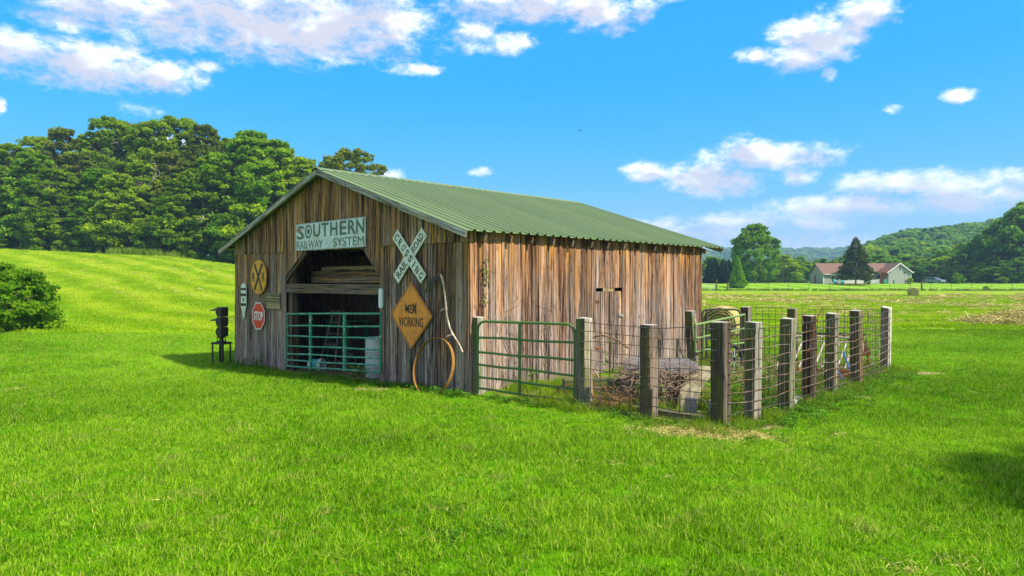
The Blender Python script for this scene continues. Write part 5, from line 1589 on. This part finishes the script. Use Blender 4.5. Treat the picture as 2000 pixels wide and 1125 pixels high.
def broadleaf(seed, H=20.0, Rc=5.6, base=.12, n_cl=78, per=170, size=.42, top=1.0, gappy=0.0, rc=(1.0, 1.9), flat=.55):
    """returns trunk mesh, crown mesh; an uneven crown of clumps on real limbs"""
    r = np.random.default_rng(seed)
    tr = MB()
    bend = r.normal(0, .35, 2)
    ax = [np.array([bend[0] * math.sin(f * 3) * f, bend[1] * math.sin(f * 2.4 + 1) * f, H * .9 * f]) for f in np.linspace(0, 1, 9)]
    r0 = .017 * H
    tr.tube([tuple(p - (np.array([0, 0, .4]) if i == 0 else 0)) for i, p in enumerate(ax)], [r0 * (1.25 if i == 0 else (1 - .88 * i / 8)) for i in range(9)], 8)
    C = []; Rd = []
    lobes = [(r.uniform(0, 6.283), r.uniform(.3, .98), r.uniform(.62, 1.2)) for _ in range(9)]
    while len(C) < n_cl:
        f = base + (1.0 - base) * r.random() ** .85
        a = r.uniform(0, 6.283)
        w = math.sin(math.pi * min(1, max(0, (f - base * .4) / (1.04 - base * .4))) ** .8) ** .6
        for (la, lf, lk) in lobes:
            da = abs((a - la + math.pi) % (2 * math.pi) - math.pi)
            if da < .7 and abs(f - lf) < .22: w *= lk
        rad = Rc * w * (.45 + .55 * math.sqrt(r.random())) * r.uniform(.85, 1.08)
        z = f * H * top
        cr = r.uniform(*rc) * (1.0 if f < .8 else .8)
        c = np.array([rad * math.cos(a), rad * math.sin(a), min(z, H - cr * .5)])
        if gappy and any(np.linalg.norm(c - q) < gappy * (cr + s) for q, s in zip(C, Rd)) and r.random() < .8: continue
        C.append(c); Rd.append(cr)
    C = np.array(C); Rd = np.array(Rd)
    for i in range(0, len(C), 2):
        c = C[i]; zf = np.clip((c[2] - .35 * math.hypot(c[0], c[1])) / (H * .9), .06, .97)
        j = zf * 8; p0 = ax[int(j)] + (ax[min(int(j) + 1, 8)] - ax[int(j)]) * (j - int(j))
        mid = (p0 + c) / 2 + np.array([0, 0, -.06 * np.linalg.norm(c - p0)]) + r.normal(0, .25, 3)
        rr = max(.05, r0 * .38 * (1 - zf * .55))
        tr.tube([tuple(p0), tuple(mid), tuple(c)], [rr, rr * .6, rr * .22], 5, cap=False)
        for _ in range(2):
            e = c + r.normal(0, 1, 3) * Rd[i] * .8
            tr.tube([tuple(mid * .3 + c * .7), tuple(e)], [rr * .3, rr * .12], 4, cap=False)
    V, T = leaf_cloud(C, Rd, per, size, seed + 500, flat=flat, up=.6)
    return tr, V, T

def conifer(seed, H, Rb, n, size, base=.04, power=1.0, ragged=.12, layers=0, mat=None):
    r = np.random.default_rng(seed)
    tr = MB().tube([(0, 0, -.3), (0, 0, H * .5), (0, 0, H * .96)], [.016 * H + .03, .010 * H, .01], 7)
    f = 1 - np.sqrt(r.random(n)) ; f = base + (1 - base) * f
    a = r.uniform(0, 6.283, n)
    ang = np.floor(a / 6.283 * 9); lob = 1 + ragged * np.sin(ang * 3.1 + np.floor(f * (layers or 9)) * 2.3) + r.normal(0, ragged * .5, n)
    prof = np.minimum((1 - f) ** power * 1.0 + .02, 1.0) * np.minimum(1, .55 + f * 6)
    if layers: prof = prof * (.78 + .3 * (1 - (f * layers) % 1.0))
    rad = Rb * prof * lob * (.62 + .38 * r.random(n) ** .5)
    P = np.stack([rad * np.cos(a), rad * np.sin(a), f * H], -1)
    d = np.stack([np.cos(a), np.sin(a), r.normal(.25, .35, n)], -1); d /= np.linalg.norm(d, axis=1)[:, None]
    nr = np.cross(d, r.normal(0, 1, (n, 3))); nr /= np.linalg.norm(nr, axis=1)[:, None]
    s = size * r.uniform(.6, 1.3, n)
    d = d * s[:, None]; w = nr * (s * .36)[:, None]
    V = np.stack([P - d * .5, P + w, P + d * .6, P - w], 1).reshape(-1, 3)
    t = np.clip(.5 + .22 * np.sin(ang * 2.2 + np.floor(f * 8) * 1.7) + r.normal(0, .16, n), 0, 1)
    return tr, V, np.repeat(t, 4)

TREEV = {}
def tree_variant(key, maker, mat):
    tr, V, T = maker
    tm = tr.mesh('trunk', smooth=True); tm.materials.append(M['bark'])
    TREEV[key] = (tm, leaf_mesh(V, T, M[mat]))
def plant_tree(name, key, x, y, h, H0, rz, label, group=None, wide=1.0, z=None):
    o = empty(name, (x, y, gz(x, y) if z is None else z), rz, label, 'tree', group)
    s = h / H0; o.scale = (s * wide, s * wide, s)
    tm, cm = TREEV[key]
    link('trunk', tm, None, o); link('crown', cm, None, o)
    return o
for i in range(5):
    tree_variant('wood%d' % i, broadleaf(300 + i, 20, [5.8, 5.2, 6.2, 5.0, 5.6][i], [.16, .24, .14, .28, .2][i], [230, 200, 240, 180, 210][i], 82, .34, gappy=.22, rc=(.45, 1.35)), ['leaf', 'leaf_bright', 'leaf', 'leaf_olive', 'leaf'][i])
tree_variant('open', broadleaf(323, 20, 6.2, .40, 150, 90, .32, gappy=.3, rc=(.4, 1.05), flat=.85), 'leaf_olive')
for i in range(3):
    tree_variant('under%d' % i, broadleaf(330 + i, 7, 3.6, .03, 44, 150, .34, rc=(.7, 1.3)), ['leaf', 'leaf_bright', 'leaf'][i])
for i in range(3):
    tree_variant('far%d' % i, broadleaf(340 + i, 12, [4.4, 4.0, 4.8][i], .05, 60, 95, .46, rc=(.8, 1.5)), ['leaf_far', 'leaf_bright', 'leaf'][i])
tree_variant('big', broadleaf(358, 14.2, 5.6, .08, 190, 110, .34, gappy=.2, rc=(.6, 1.2), flat=.8), 'leaf_far')
tree_variant('dark', conifer(360, 6, 1.7, 3600, .34, .02, .75, .15, 8), 'needle')
tree_variant('cedar', conifer(361, 10.3, 3.7, 8200, .40, .10, .78, .24, 9), 'cedar')
tree_variant('thuja', conifer(362, 6.7, 1.95, 7000, .26, .02, .95, .07), 'thuja')

ORD = ['first', 'second', 'third', 'fourth', 'fifth', 'sixth', 'seventh', 'eighth', 'ninth', 'tenth', 'eleventh', 'twelfth', 'thirteenth', 'fourteenth', 'fifteenth', 'sixteenth', 'seventeenth', 'eighteenth', 'nineteenth', 'twentieth']
tr_ = random.Random(11)
FRONT = [(-87.4,112,18.0),(-83.5,113,17.8),(-77.4,110,15.9),(-72.1,108,13.3),(-71.4,112,16.5),(-65.8,109,13.7),(-62.0,108,12.9),(-59.4,110,15.0),(-56.3,112,17.1),(-50.3,109,14.7),(-47.5,111,17.9),(-42.9,110,20.6),(-39.1,112,20.8),(-35.2,113,18.3),(-33.1,116,15.9)]
FRONT.sort(key=lambda t: t[0] / t[1])
for i, (x, y, h) in enumerate(FRONT):
    k = ['wood0', 'wood2', 'wood1', 'wood4', 'wood3', 'wood1', 'wood2', 'wood4', 'wood3', 'wood0', 'wood2', 'wood1', 'wood1', 'wood4', 'wood2'][i]
    plant_tree('forest_tree', k, x, y, h, 20, tr_.uniform(0, 6.28), 'front row tree at the left wood edge, %s counted from the left' % ORD[i], 'trees along the front of the left wood', wide=1.12 * (20 / h) ** .35)
MID = [(-97.9,122,20.1),(-93.1,128,18.6),(-86.5,124,21.1),(-80.1,122,22.4),(-78.3,126,21.8),(-72.6,123,24.9),(-71.8,128,25.1),(-64.1,122,24.4),(-61.9,126,26.0),(-56.0,124,24.7),(-53.4,127,23.2),(-45.7,120,23.6),(-42.7,125,22.2),(-38.4,128,18.7),(-31.9,125,18.6)]
MID.sort(key=lambda t: t[0] / t[1])
for i, (x, y, h) in enumerate(MID):
    k = ['wood1', 'wood0', 'wood4', 'wood3', 'wood2', 'wood0', 'wood3', 'wood2', 'wood4', 'wood3', 'wood0', 'wood1', 'wood2', 'wood4', 'wood0'][i]
    plant_tree('forest_tree', k, x, y, h, 20, tr_.uniform(0, 6.28), 'tall back row tree on the left skyline, %s counted from the left' % ORD[i], 'tall trees on the skyline of the left wood', wide=.92)
UNDER = [(-81.0,108.5,4.9),(-78.1,108.5,7.5),(-73.4,106.9,6.3),(-70.2,107.3,4.4),(-66.8,107.3,5.4),(-64.0,107.3,7.5),(-61.0,108.5,5.7),(-57.4,107.7,5.0),(-53.7,106.9,8.3),(-50.9,106.9,5.4),(-44.3,107.3,7.9),(-40.7,106.5,9.7),(-36.9,106.9,8.4),(-34.3,108.9,9.5)]
UNDER.sort(key=lambda t: t[0] / t[1])
for i, (x, y, h) in enumerate(UNDER):
    plant_tree('young_tree', 'under%d' % (i % 3), x, y, h, 7, tr_.uniform(0, 6.28), 'low leafy young tree at the wood foot, %s counted from the left' % ORD[i], 'young trees at the foot of the left wood')
# the dark depth of the wood behind, one mass
r = np.random.default_rng(40)
n = 150; wx = r.uniform(-150, -18, n); wy = r.uniform(130, 165, n)
lib('wood_mass', [TREEV['wood%d' % i][1] for i in (0, 2, 4)])
scatter('far_wood', np.stack([wx, wy, ground_z(wx, wy) - .5], -1), r.uniform(.55, .8, n), LIB['wood_mass'], tilt=.02, seed=41)
wx2 = r.uniform(-110, -28, 60); wy2 = r.uniform(114, 122, 60)
lib('under_mass', [TREEV['under%d' % i][1] for i in (0, 2)])
scatter('undergrowth', np.stack([wx2, wy2, ground_z(wx2, wy2) - .3], -1), r.uniform(.5, 1.0, 60), LIB['under_mass'], tilt=.05, seed=42)
# bare pale branches that stick out of the wood
for i, (x, y, z0, L, sg, lb) in enumerate(((-55.2, 108.5, 15.6, 5.0, 1, 'bare pale branch reaching right high in the left wood'), (-64.5, 106.5, 11.2, 3.6, -1, 'bare pale branch low down left of the wood centre'), (-58.0, 107, 17.5, 3.6, 1, 'bare pale branch rising near the top of the wood'), (-50.8, 107.5, 12.8, 4.4, 1, 'bare pale limb right of the wood centre'), (-67.5, 108.0, 8.6, 3.2, 1, 'thin bare limb low in the left part of the wood'), (-47.6, 108.0, 8.2, 3.4, -1, 'thin bare limb low in the right part of the wood'))):
    b = MB(); r_ = random.Random(50 + i)
    def grow(p, d, l, rad, lev):
        pts = [p]; q = p
        for _ in range(4):
            d = (d + Vector((r_.gauss(0, .2), r_.gauss(0, .12), r_.gauss(.03, .16)))).normalized(); q = q + d * l / 4; pts.append(q)
            if lev < 2 and r_.random() < .75: grow(q, (d + Vector((r_.gauss(0, .7), r_.gauss(0, .3), r_.gauss(.1, .5)))).normalized(), l * .5, rad * .5, lev + 1)
        b.tube(pts, [rad * (1 - .17 * k) for k in range(5)], 5, cap=False)
    o = empty('bare_branch', (x, y, gz(x, y) * 0 + z0), 0, lb, 'branch')
    grow(Vector((-sg * .5, 1.5, -1.0)), Vector((sg * .8, -.3, .35)).normalized(), L, .12, 0)
    b.build('limb', M['scythe_wood'], o, smooth=True)
plant_tree('open_crowned_tree', 'open', -26.6, 112, 19.9, 20, 1.3, 'thin olive crowned tree rising behind the barn roof ridge', wide=1.25)
plant_tree('shade_tree', 'open', 13.2, 2.0, 10.0, 20, .8, 'leafy tree beyond the right edge that shades the lawn corner', wide=.9)

# right hand background
plant_tree('oak_tree', 'big', 58.1, 163, 14.2, 14.2, 2.2, 'large rounded tree standing alone right of the barn roof')
for i, (x, y, h, lb) in enumerate(((46.4, 160, 5.7, 'leftmost dark conifer of the clump beside the barn'), (48.4, 163, 6.3, 'tallest dark conifer of the clump beside the barn'), (49.6, 160, 5.9, 'middle dark conifer in front of the big round tree'), (52.0, 164, 5.8, 'dark conifer at the left foot of the big round tree'), (54.0, 161, 5.0, 'smallest dark conifer behind the bright cone tree'))):
    plant_tree('conifer', 'dark', x, y, h, 6, i * 1.3, lb, 'dark conifers in a clump', wide=1.15)
plant_tree('cone_tree', 'thuja', 46.3, 140, 6.7, 6.7, 0, 'bright green cone shaped evergreen in front of the dark conifers')
plant_tree('cedar_tree', 'cedar', 74.5, 148, 10.4, 10.3, .6, 'dark ragged cedar standing in front of the house roof')
RIGHT = [(57.7,190,6.7),(73.6,185,7.4),(78.4,190,6.4),(86.3,200,6.1),(94.5,210,7.3),(96.1,205,6.2),(97.2,200,6.7),(95.8,185,6.7),(101.9,190,7.5),(103.3,186,6.7),(110.9,192,7.3),(112.1,188,6.3),(111.3,182,5.6),(116.6,185,8.5),(115.9,178,6.4),(122.8,185,10.4),(119.5,176,11.0),(120.0,172,12.7),(120.4,168,14.9),(122.7,166,17.9),(129.4,170,19.6),(137.8,175,19.5),(109.7,172,3.7),(110.9,168,4.2),(113.3,165,4.8),(115.5,162,5.3),(118.2,160,5.9),(125.5,164,6.6)]
RIGHT.sort(key=lambda t: t[0] / t[1])
WORDS = ORD + ['twenty first', 'twenty second', 'twenty third', 'twenty fourth', 'twenty fifth', 'twenty sixth', 'twenty seventh', 'twenty eighth']
for i, (x, y, h) in enumerate(RIGHT):
    k = 'far%d' % ((0, 2, 0, 2, 0, 1, 0, 1, 1, 0, 1, 1, 0, 1)[i % 14])
    if h > 9: k = 'far%d' % (0, 2)[i % 2]
    plant_tree('background_tree', k, x, y, h * 1.04, 12, tr_.uniform(0, 6.28), 'tree of the belt behind the house, %s from the left' % WORDS[i], 'trees of the belt behind the house', wide=1.0 if h > 9 else 1.5)
# more of that belt as one mass, and the wooded hills
r = np.random.default_rng(44)
n = 130; wx = r.uniform(40, 190, n); wy = r.uniform(196, 240, n)
lib('far_mass', [TREEV['far%d' % i][1] for i in range(3)])
scatter('tree_belt', np.stack([wx, wy, ground_z(wx, wy) - .4], -1), r.uniform(.5, .72, n), LIB['far_mass'], tilt=.03, seed=45)
tree_variant('hill0', broadleaf(370, 12, 5.2, .0, 34, 60, .85, rc=(1.2, 2.1)), 'leaf_far')
tree_variant('hill1', broadleaf(371, 12, 4.8, .0, 34, 60, .85, rc=(1.2, 2.1)), 'leaf_far')
tree_variant('hill2', broadleaf(372, 12, 4.8, .0, 34, 60, .85, rc=(1.2, 2.1)), 'leaf')
lib('hill_mass', [TREEV['hill%d' % i][1] for i in (0, 1, 0, 2)])
n = 2600; aa = r.uniform(.50, 1.0, n); wy = np.sqrt(r.uniform(250 ** 2, 500 ** 2, n)); wx = aa * wy
scatter('hill_wood', np.stack([wx, wy, ground_z(wx, wy) - 1], -1), r.uniform(.75, 1.25, n), LIB['hill_mass'], tilt=.03, seed=46)
n = 2200; aa = r.uniform(-.1, .62, n); wy = r.uniform(1100, 1680, n); wx = aa * wy
scatter('ridge_wood', np.stack([wx, wy, ground_z(wx, wy) - 3], -1), r.uniform(1.6, 2.6, n), LIB['hill_mass'], tilt=.03, seed=47)

# the round shrub at the left edge
def shrub():
    r = np.random.default_rng(55); C = []; Rd = []
    for i in range(330):
        a = r.uniform(0, 6.283); u = r.random() ** .45; f = r.random()
        rad = 3.3 * math.sqrt(max(0, 1 - (f * .98) ** 2.2)) * (.55 + .45 * u) * (1 + .10 * math.sin(a * 5 + f * 7)) * (.88 + .12 * min(1, f * 5))
        C.append((rad * math.cos(a), rad * math.sin(a), .12 + f * 2.75)); Rd.append(r.uniform(.22, .50))
    V, T = leaf_cloud(np.array(C), np.array(Rd), 130, .095, 56, up=.5, flat=.55, shell=.2, elong=1.7)
    b = MB(); rr = random.Random(57)
    for i in range(26):
        a = rr.uniform(0, 6.283); e = Vector((2.6 * math.cos(a), 2.6 * math.sin(a), rr.uniform(.4, 2.2)))
        b.tube([(.2 * math.cos(a), .2 * math.sin(a), -.1), e * .5 + Vector((0, 0, .3)), e], [.03, .02, .008], 5, cap=False)
    return b, V, T
b, V, T = shrub()
bx, by = -22.4, 27.9
o = empty('round_shrub', (bx, by, gz(bx, by)), 0, 'dense rounded green shrub on the lawn at the left edge', 'shrub')
b.build('stems', M['bark'], o); link('foliage', leaf_mesh(V, T, M['leaf_bright'], 'foliage'), None, o)

# ------------------------------------------------------------------ far boundary fence, gate, yard things
FZ = 132.6
o = empty('field_fence', (0, FZ, 0), 0, 'thin wire fence on dark posts along the far side of the meadow', 'fence')
pm = MB().tube([(0, 0, -.2), (0, 0, 1.42)], .035, 5).mesh('post'); pm.materials.append(M['dark_iron'])
xs_ = [45.8 + 3.95 * i for i in range(24)]
for x in xs_: link('post', pm, None, o, (x, pr.uniform(-.1, .1), gz(x, FZ)), (0, pr.uniform(-.03, .03), 0))
for k in range(5):
    MB().tube([(x, 0, gz(x, FZ) + .2 + k * .28) for x in xs_], .012, 4).build('line_wire', M['wire_dark'], o)
def wood_fpost(x, y, h, w, label):
    q = empty('boundary_post', (x, y, gz(x, y)), 0, label, 'post'); MB().tube([(0, 0, -.2), (0, 0, h * .5), (.02, 0, h)], [w, w * .95, w * .9], 8).build('timber', M['post'], q)
wood_fpost(39.7, FZ, 2.2, .16, 'tall wooden post at the left end of the far field fence')
wood_fpost(41.9, FZ, 1.6, .17, 'short wooden post right of the tall far fence post')
wood_fpost(79.6, FZ, 1.9, .17, 'wooden post beside the distant round bale')
wood_fpost(83.9, 150, .9, .14, 'pale yard post left of the house, first of two')
wood_fpost(86.5, 150, .9, .14, 'pale yard post left of the house, second of two')
tube_gate('field_gate', (36.3, FZ), (39.4, FZ), [1.35, 1.1, .85, .6, .35, .12], [1.35, 1.1, .85, .6, .35, .12], [.5], M['galv'], 'grey tube gate in the far fence just right of the barn wall', r=.03)
MB().tube([(42.2, FZ, 1.35), (44.5, FZ, .2)], .04, 6)
# ------------------------------------------------------------------ the farmhouse
hx, hy = 71.2, 156.0; hz = gz(hx, hy) - .05
house = empty('farmhouse', (hx, hy, hz), 0, 'low grey farmhouse with brown shingle roof beyond the far fence', 'house')
house.scale = (.87, .87, .96)
Wd, Dp, Ev, Rg = 15.6, 8.2, 2.35, 5.0
b = MB(); b.prism([(0, 0), (Wd, 0), (Wd, Ev), (0, Ev)], 0, .15)
b.add([(0, 0, 0), (0, Dp, 0), (0, Dp, Ev), (0, Dp / 2, Rg - .1), (0, 0, Ev), (.15, 0, 0), (.15, Dp, 0), (.15, Dp, Ev), (.15, Dp / 2, Rg - .1), (.15, 0, Ev)], [(0, 4, 3, 2, 1), (5, 6, 7, 8, 9)])
b.box((Wd / 2, Dp, Ev / 2), (Wd, .15, Ev))
b.build('wall', M['siding'], house)
def gable_roof(x0, x1, y0, y1, ev, rg, axis='x', t=.14, name='roof', par=None):
    b = MB()
    if axis == 'x':
        m = (y0 + y1) / 2
        sec = [(y0, ev), (m, rg), (y1, ev), (y1, ev - t), (m, rg - t * 1.2), (y0, ev - t)]
        V = [(x, y, z) for x in (x0, x1) for y, z in sec]
    else:
        m = (x0 + x1) / 2
        sec = [(x0, ev), (m, rg), (x1, ev), (x1, ev - t), (m, rg - t * 1.2), (x0, ev - t)]
        V = [(x, y, z) for y in (y0, y1) for x, z in sec]
    b.add(V, [(0, 1, 7, 6), (1, 2, 8, 7), (3, 4, 10, 9), (4, 5, 11, 10), (0, 6, 11, 5), (2, 3, 9, 8), (0, 5, 4, 1), (1, 4, 3, 2), (6, 7, 10, 11), (7, 8, 9, 10)])
    return b.build(name, M['shingle'], par)
rf = gable_roof(-.5, Wd + 3.6, -.45, Dp + .45, Ev + .05, Rg, 'x', par=house)
for x in (5.2, 13.6): MB().lathe([(.09, 0), (.09, .55)], n=10).build('vent_pipe', M['white'], rf, loc=(x, 1.6, 3.4))
wx0, wx1 = 15.6, 21.4
b = MB(); b.prism([(wx0, 0), (wx1, 0), (wx1, 2.75), ((wx0 + wx1) / 2, 4.72), (wx0, 2.75)], -2.6, -2.45)
b.box((wx0 + .07, 0, 1.37), (.14, 4.9, 2.74)); b.box((wx1 - .07, 1.5, 1.37), (.14, 8, 2.74)); b.build('wing_wall', M['siding'], house)
gable_roof(wx0 - .5, wx1 + .5, -2.95, 8, 2.68, 4.95, 'y', name='wing_roof', par=house)
for sx in (-1, 1):
    c = (wx0 + wx1) / 2; L = math.hypot(3.4, 2.27)
    MB().box((0, 0, 0), (L, .06, .20)).build('barge_board', M['white'], house, loc=(c + sx * 1.7, -2.99, 3.70), rot=(0, sx * math.atan2(2.27, 3.4), 0))
MB().box((Wd / 2, -.47, Ev - .05), (Wd + .2, .07, .16)).build('fascia', M['white'], house)
MB().box((wx1 + .02, -2.62, 1.35), (.14, .14, 2.7)).build('corner_trim', M['white'], house)
MB().box((-.02, -.02, 1.15), (.16, .16, 2.3)).build('corner_trim', M['white'], house)
def window(x, y, z, w, h):
    f = MB().ring([(-w / 2 - .1, -h / 2 - .1), (w / 2 + .1, -h / 2 - .1), (w / 2 + .1, h / 2 + .1), (-w / 2 - .1, h / 2 + .1)], [(-w / 2, -h / 2), (w / 2, -h / 2), (w / 2, h / 2), (-w / 2, h / 2)], -.08, 0).build('window', M['white'], house, loc=(x, y, z))
    MB().box((0, -.02, 0), (w, .03, h)).build('pane', M['glass'], f); MB().box((0, -.05, 0), (w, .03, .05)).build('sash', M['white'], f)
window(18.5, -2.6, 3.6, .62, 1.0); window(2.4, 0, 1.15, .65, 1.4); window(12.6, 0, 1.3, .9, 1.3); window(10.3, 0, 1.3, .9, 1.3)
d = MB().box((0, 0, 0), (.95, .06, 2.0)).build('door', M['tail_red'], house, loc=(-.03, 5.0, 1.05), rot=(0, 0, R(90))); MB().lathe([(.04, 0), (.04, .06)], n=8, axis='Y').build('handle', M['galv'], d, loc=(.35, .03, 0))
d = MB().box((0, 0, 0), (.95, .06, 2.0)).build('door', M['glass'], house, loc=(14.4, -.03, 1.02)); MB().lathe([(.04, 0), (.04, .06)], n=8, axis='Y').build('handle', M['galv'], d, loc=(.35, -.09, 0))
# deck with white rail
dk = empty('deck', (0, 0, 0), 0, parent=house)
MB().box((8.6, -1.5, .12), (9.0, 2.6, .24)).build('floor', M['trimwood'], dk)
MB().box((8.6, -2.78, .95), (9.0, .07, .09)).build('rail', M['white'], dk); MB().box((8.6, -2.78, .35), (9.0, .06, .08)).build('rail', M['white'], dk)
b = MB()
for i in range(60): b.box((4.2 + i * .15, -2.78, .65), (.075, .035, .55))
b.build('balusters', M['white'], dk)
for x in (4.15, 7.1, 10.1, 13.05): MB().box((x, -2.78, .6), (.12, .12, 1.2)).build('rail_post', M['white'], dk)
# red brown porch frame beside the wing
q = empty('porch_frame', (hx + 11.83, hy - 2.2, hz), 0, 'red brown timber porch frame beside the house gable wing', 'porch')
for x in (0, 1.0, 2.0):
    for y in (0, 1.6): MB().box((x, y, 1.3), (.12, .12, 2.6)).build('post', M['pergola'], q)
for i in range(6): MB().box((1.0, 0, .3 + i * .42), (2.1, .05, .07)).build('rail', M['pergola'], q)
MB().prism([(-.3, 2.55), (2.3, 2.55), (1.0, 3.5)], -.1, 1.7).build('gable', M['pergola'], q)
for x, y, c, lb in ((hx + 1.74, hy - 2.2, 'teal', 'left teal garden chair by the house window'), (hx + 3.57, hy - 2.0, 'teal', 'right teal garden chair by the cedar')):
    q = empty('garden_chair', (x, y, gz(x, y)), .4, lb, 'chair')
    MB().box((0, 0, .38), (.75, .65, .08)).build('seat', M[c], q); MB().box((0, .32, .75), (.75, .08, .75), rot=(R(-18), 0, 0)).build('backrest', M[c], q)
    for sx in (-1, 1): MB().box((sx * .36, .0, .2), (.07, .6, .4)).build('leg', M[c], q)
    for sx in (-1, 1): MB().box((sx * .36, .0, .6), (.09, .6, .06)).build('armrest', M[c], q)
q = empty('green_bin', (hx + 12.18, hy - 3.4, gz(hx + 12.18, hy - 3.4)), 0, 'green wheeled bin before the porch frame', 'bin')
MB().box((0, 0, .5), (.6, .6, .9), taper=1.12).build('body', M['teal_gate'], q); MB().box((0, 0, .99), (.72, .72, .07)).build('lid', M['teal_gate'], q)
q = empty('yard_light', (hx + 15.05, hy - 6.0, gz(hx + 15.05, hy - 6)), 0, 'thin yard pole with a round head before the gable wing', 'pole')
MB().tube([(0, 0, 0), (.1, 0, 1.2), (0, 0, 2.3)], .05, 6).build('pole', M['galv'], q); MB().lathe([(.05, 2.25), (.22, 2.35), (.22, 2.55), (.05, 2.65)], n=12).build('head', M['dark_iron'], q)
plant_tree('sapling', 'under0', hx + 16.53, hy - 5.5, 1.4, 7, 0, 'tiny sapling in front of the gable wing')
plant_tree('sapling', 'under1', 98.5, 151, 2.3, 7, 1, 'slender bright sapling in front of the parked car')
for i, (x, h) in enumerate(((113.5, 1.6), (120, 1.3))):
    plant_tree('garden_bush', 'under%d' % i, x, 158, h, 7, i, ['low bush right of the parked car', 'lower bush near the right edge of the yard'][i], wide=1.5)
plant_tree('garden_bush', 'under1', 77.4, 149, 1.2, 7, 2, 'small bright bush between the yard posts and big tree', wide=1.3)
plant_tree('garden_bush', 'under2', 92.8, 133.6, .9, 7, 2, 'small weed bush growing on the far fence', wide=1.3)

# parked car
cx, cy = 101.0, 163.0
car = empty('parked_car', (cx, cy, gz(cx, cy)), R(-62), 'blue grey hatchback parked right of the farmhouse', 'car')
prof = [(-2.1, .35), (-2.15, .75), (-2.0, .95), (-1.75, 1.0), (-1.25, 1.45), (.35, 1.5), (1.0, 1.02), (1.95, .88), (2.1, .6), (2.1, .35)]
b = MB(); b.prism(prof, -.85, .85); b.build('body', M['car_paint'], car, bevel=.06, seg=2)
for s_ in (-1, 1):
    MB().prism([(-1.55, 1.03), (-1.15, 1.38), (.28, 1.42), (.80, 1.04)], s_ * .865 - .01, s_ * .865 + .01).build('side_window', M['glass'], car)
    for x in (-1.3, 1.3):
        w = MB().lathe([(.20, -.1), (.33, -.1), (.34, 0), (.33, .1), (.2, .1)], n=18, axis='Y').build('wheel', M['tyre'], car, loc=(x, s_ * .8, .33)); MB().lathe([(.19, -.11), (.19, .11)], n=12, axis='Y').build('rim', M['galv'], w)
    MB().box((-2.10, s_ * .68, .80), (.10, .26, .18)).build('tail_light', M['tail_red'], car); MB().box((2.05, s_ * .65, .72), (.12, .3, .13)).build('headlight', M['lens'], car)
MB().box((-1.52, 0, 1.22), (.03, 1.35, .42), rot=(0, R(48), 0)).build('rear_window', M['glass'], car)
MB().box((.70, 0, 1.27), (.03, 1.4, .62), rot=(0, R(-53), 0)).build('windscreen', M['glass'], car)
MB().box((-2.14, 0, .70), (.03, .5, .12)).build('number_plate', M['white'], car)
car2 = empty('white_van', (46.0, 168.0, gz(46, 168)), R(80), 'white vehicle roof showing beyond the far gate beside the barn', 'van')
b = MB(); b.prism([(-2.4, .35), (-2.4, 1.7), (.9, 1.75), (1.5, 1.1), (2.3, .95), (2.35, .35)], -.9, .9); b.build('body', M['white'], car2, bevel=.08, seg=2)
for s_ in (-1, 1):
    MB().prism([(-.2, 1.1), (-.2, 1.55), (.85, 1.58), (1.25, 1.1)], s_ * .915 - .01, s_ * .915 + .01).build('side_window', M['glass'], car2)
    for x in (-1.5, 1.5): MB().lathe([(.2, -.1), (.34, -.1), (.34, .1), (.2, .1)], n=16, axis='Y').build('wheel', M['tyre'], car2, loc=(x, s_ * .82, .34))
# a bird
o = empty('bird', (8.0, 80.0, 19.6), .4, 'tiny dark bird gliding in the open blue sky', 'bird')
b = MB(); b.lathe([(.01, -.16), (.05, -.06), (.045, .06), (.015, .14)], n=8, axis='X'); b.build('body', M['black'], o, smooth=True)
for s_ in (-1, 1): MB().add([(-.05, s_ * .04, .0), (.07, s_ * .04, .0), (.03, s_ * .22, .05), (-.06, s_ * .42, .02), (-.08, s_ * .22, .04)], [(0, 1, 2, 3, 4)]).build('wing', M['black'], o)
# ------------------------------------------------------------------ air: pale haze that far hills fade into
def make_haze(dens):
    m = bpy.data.materials.new('haze'); m.use_nodes = True; t = m.node_tree; t.nodes.clear(); k = NT(t)
    o = k.n('ShaderNodeOutputMaterial'); v = k.n('ShaderNodeVolumePrincipled')
    v.inputs['Color'].default_value = (0.42, 0.70, 1.0, 1); v.inputs['Density'].default_value = dens; v.inputs['Anisotropy'].default_value = 0.1
    k.l(v.outputs[0], o.inputs['Volume'])
    b = MB().box((0, 1600, 80), (7400, 3500, 170))
    q = b.build('haze', m); tag(q, 'thin pale summer haze over the whole valley', 'haze', kind='stuff')
make_haze(0.00036)
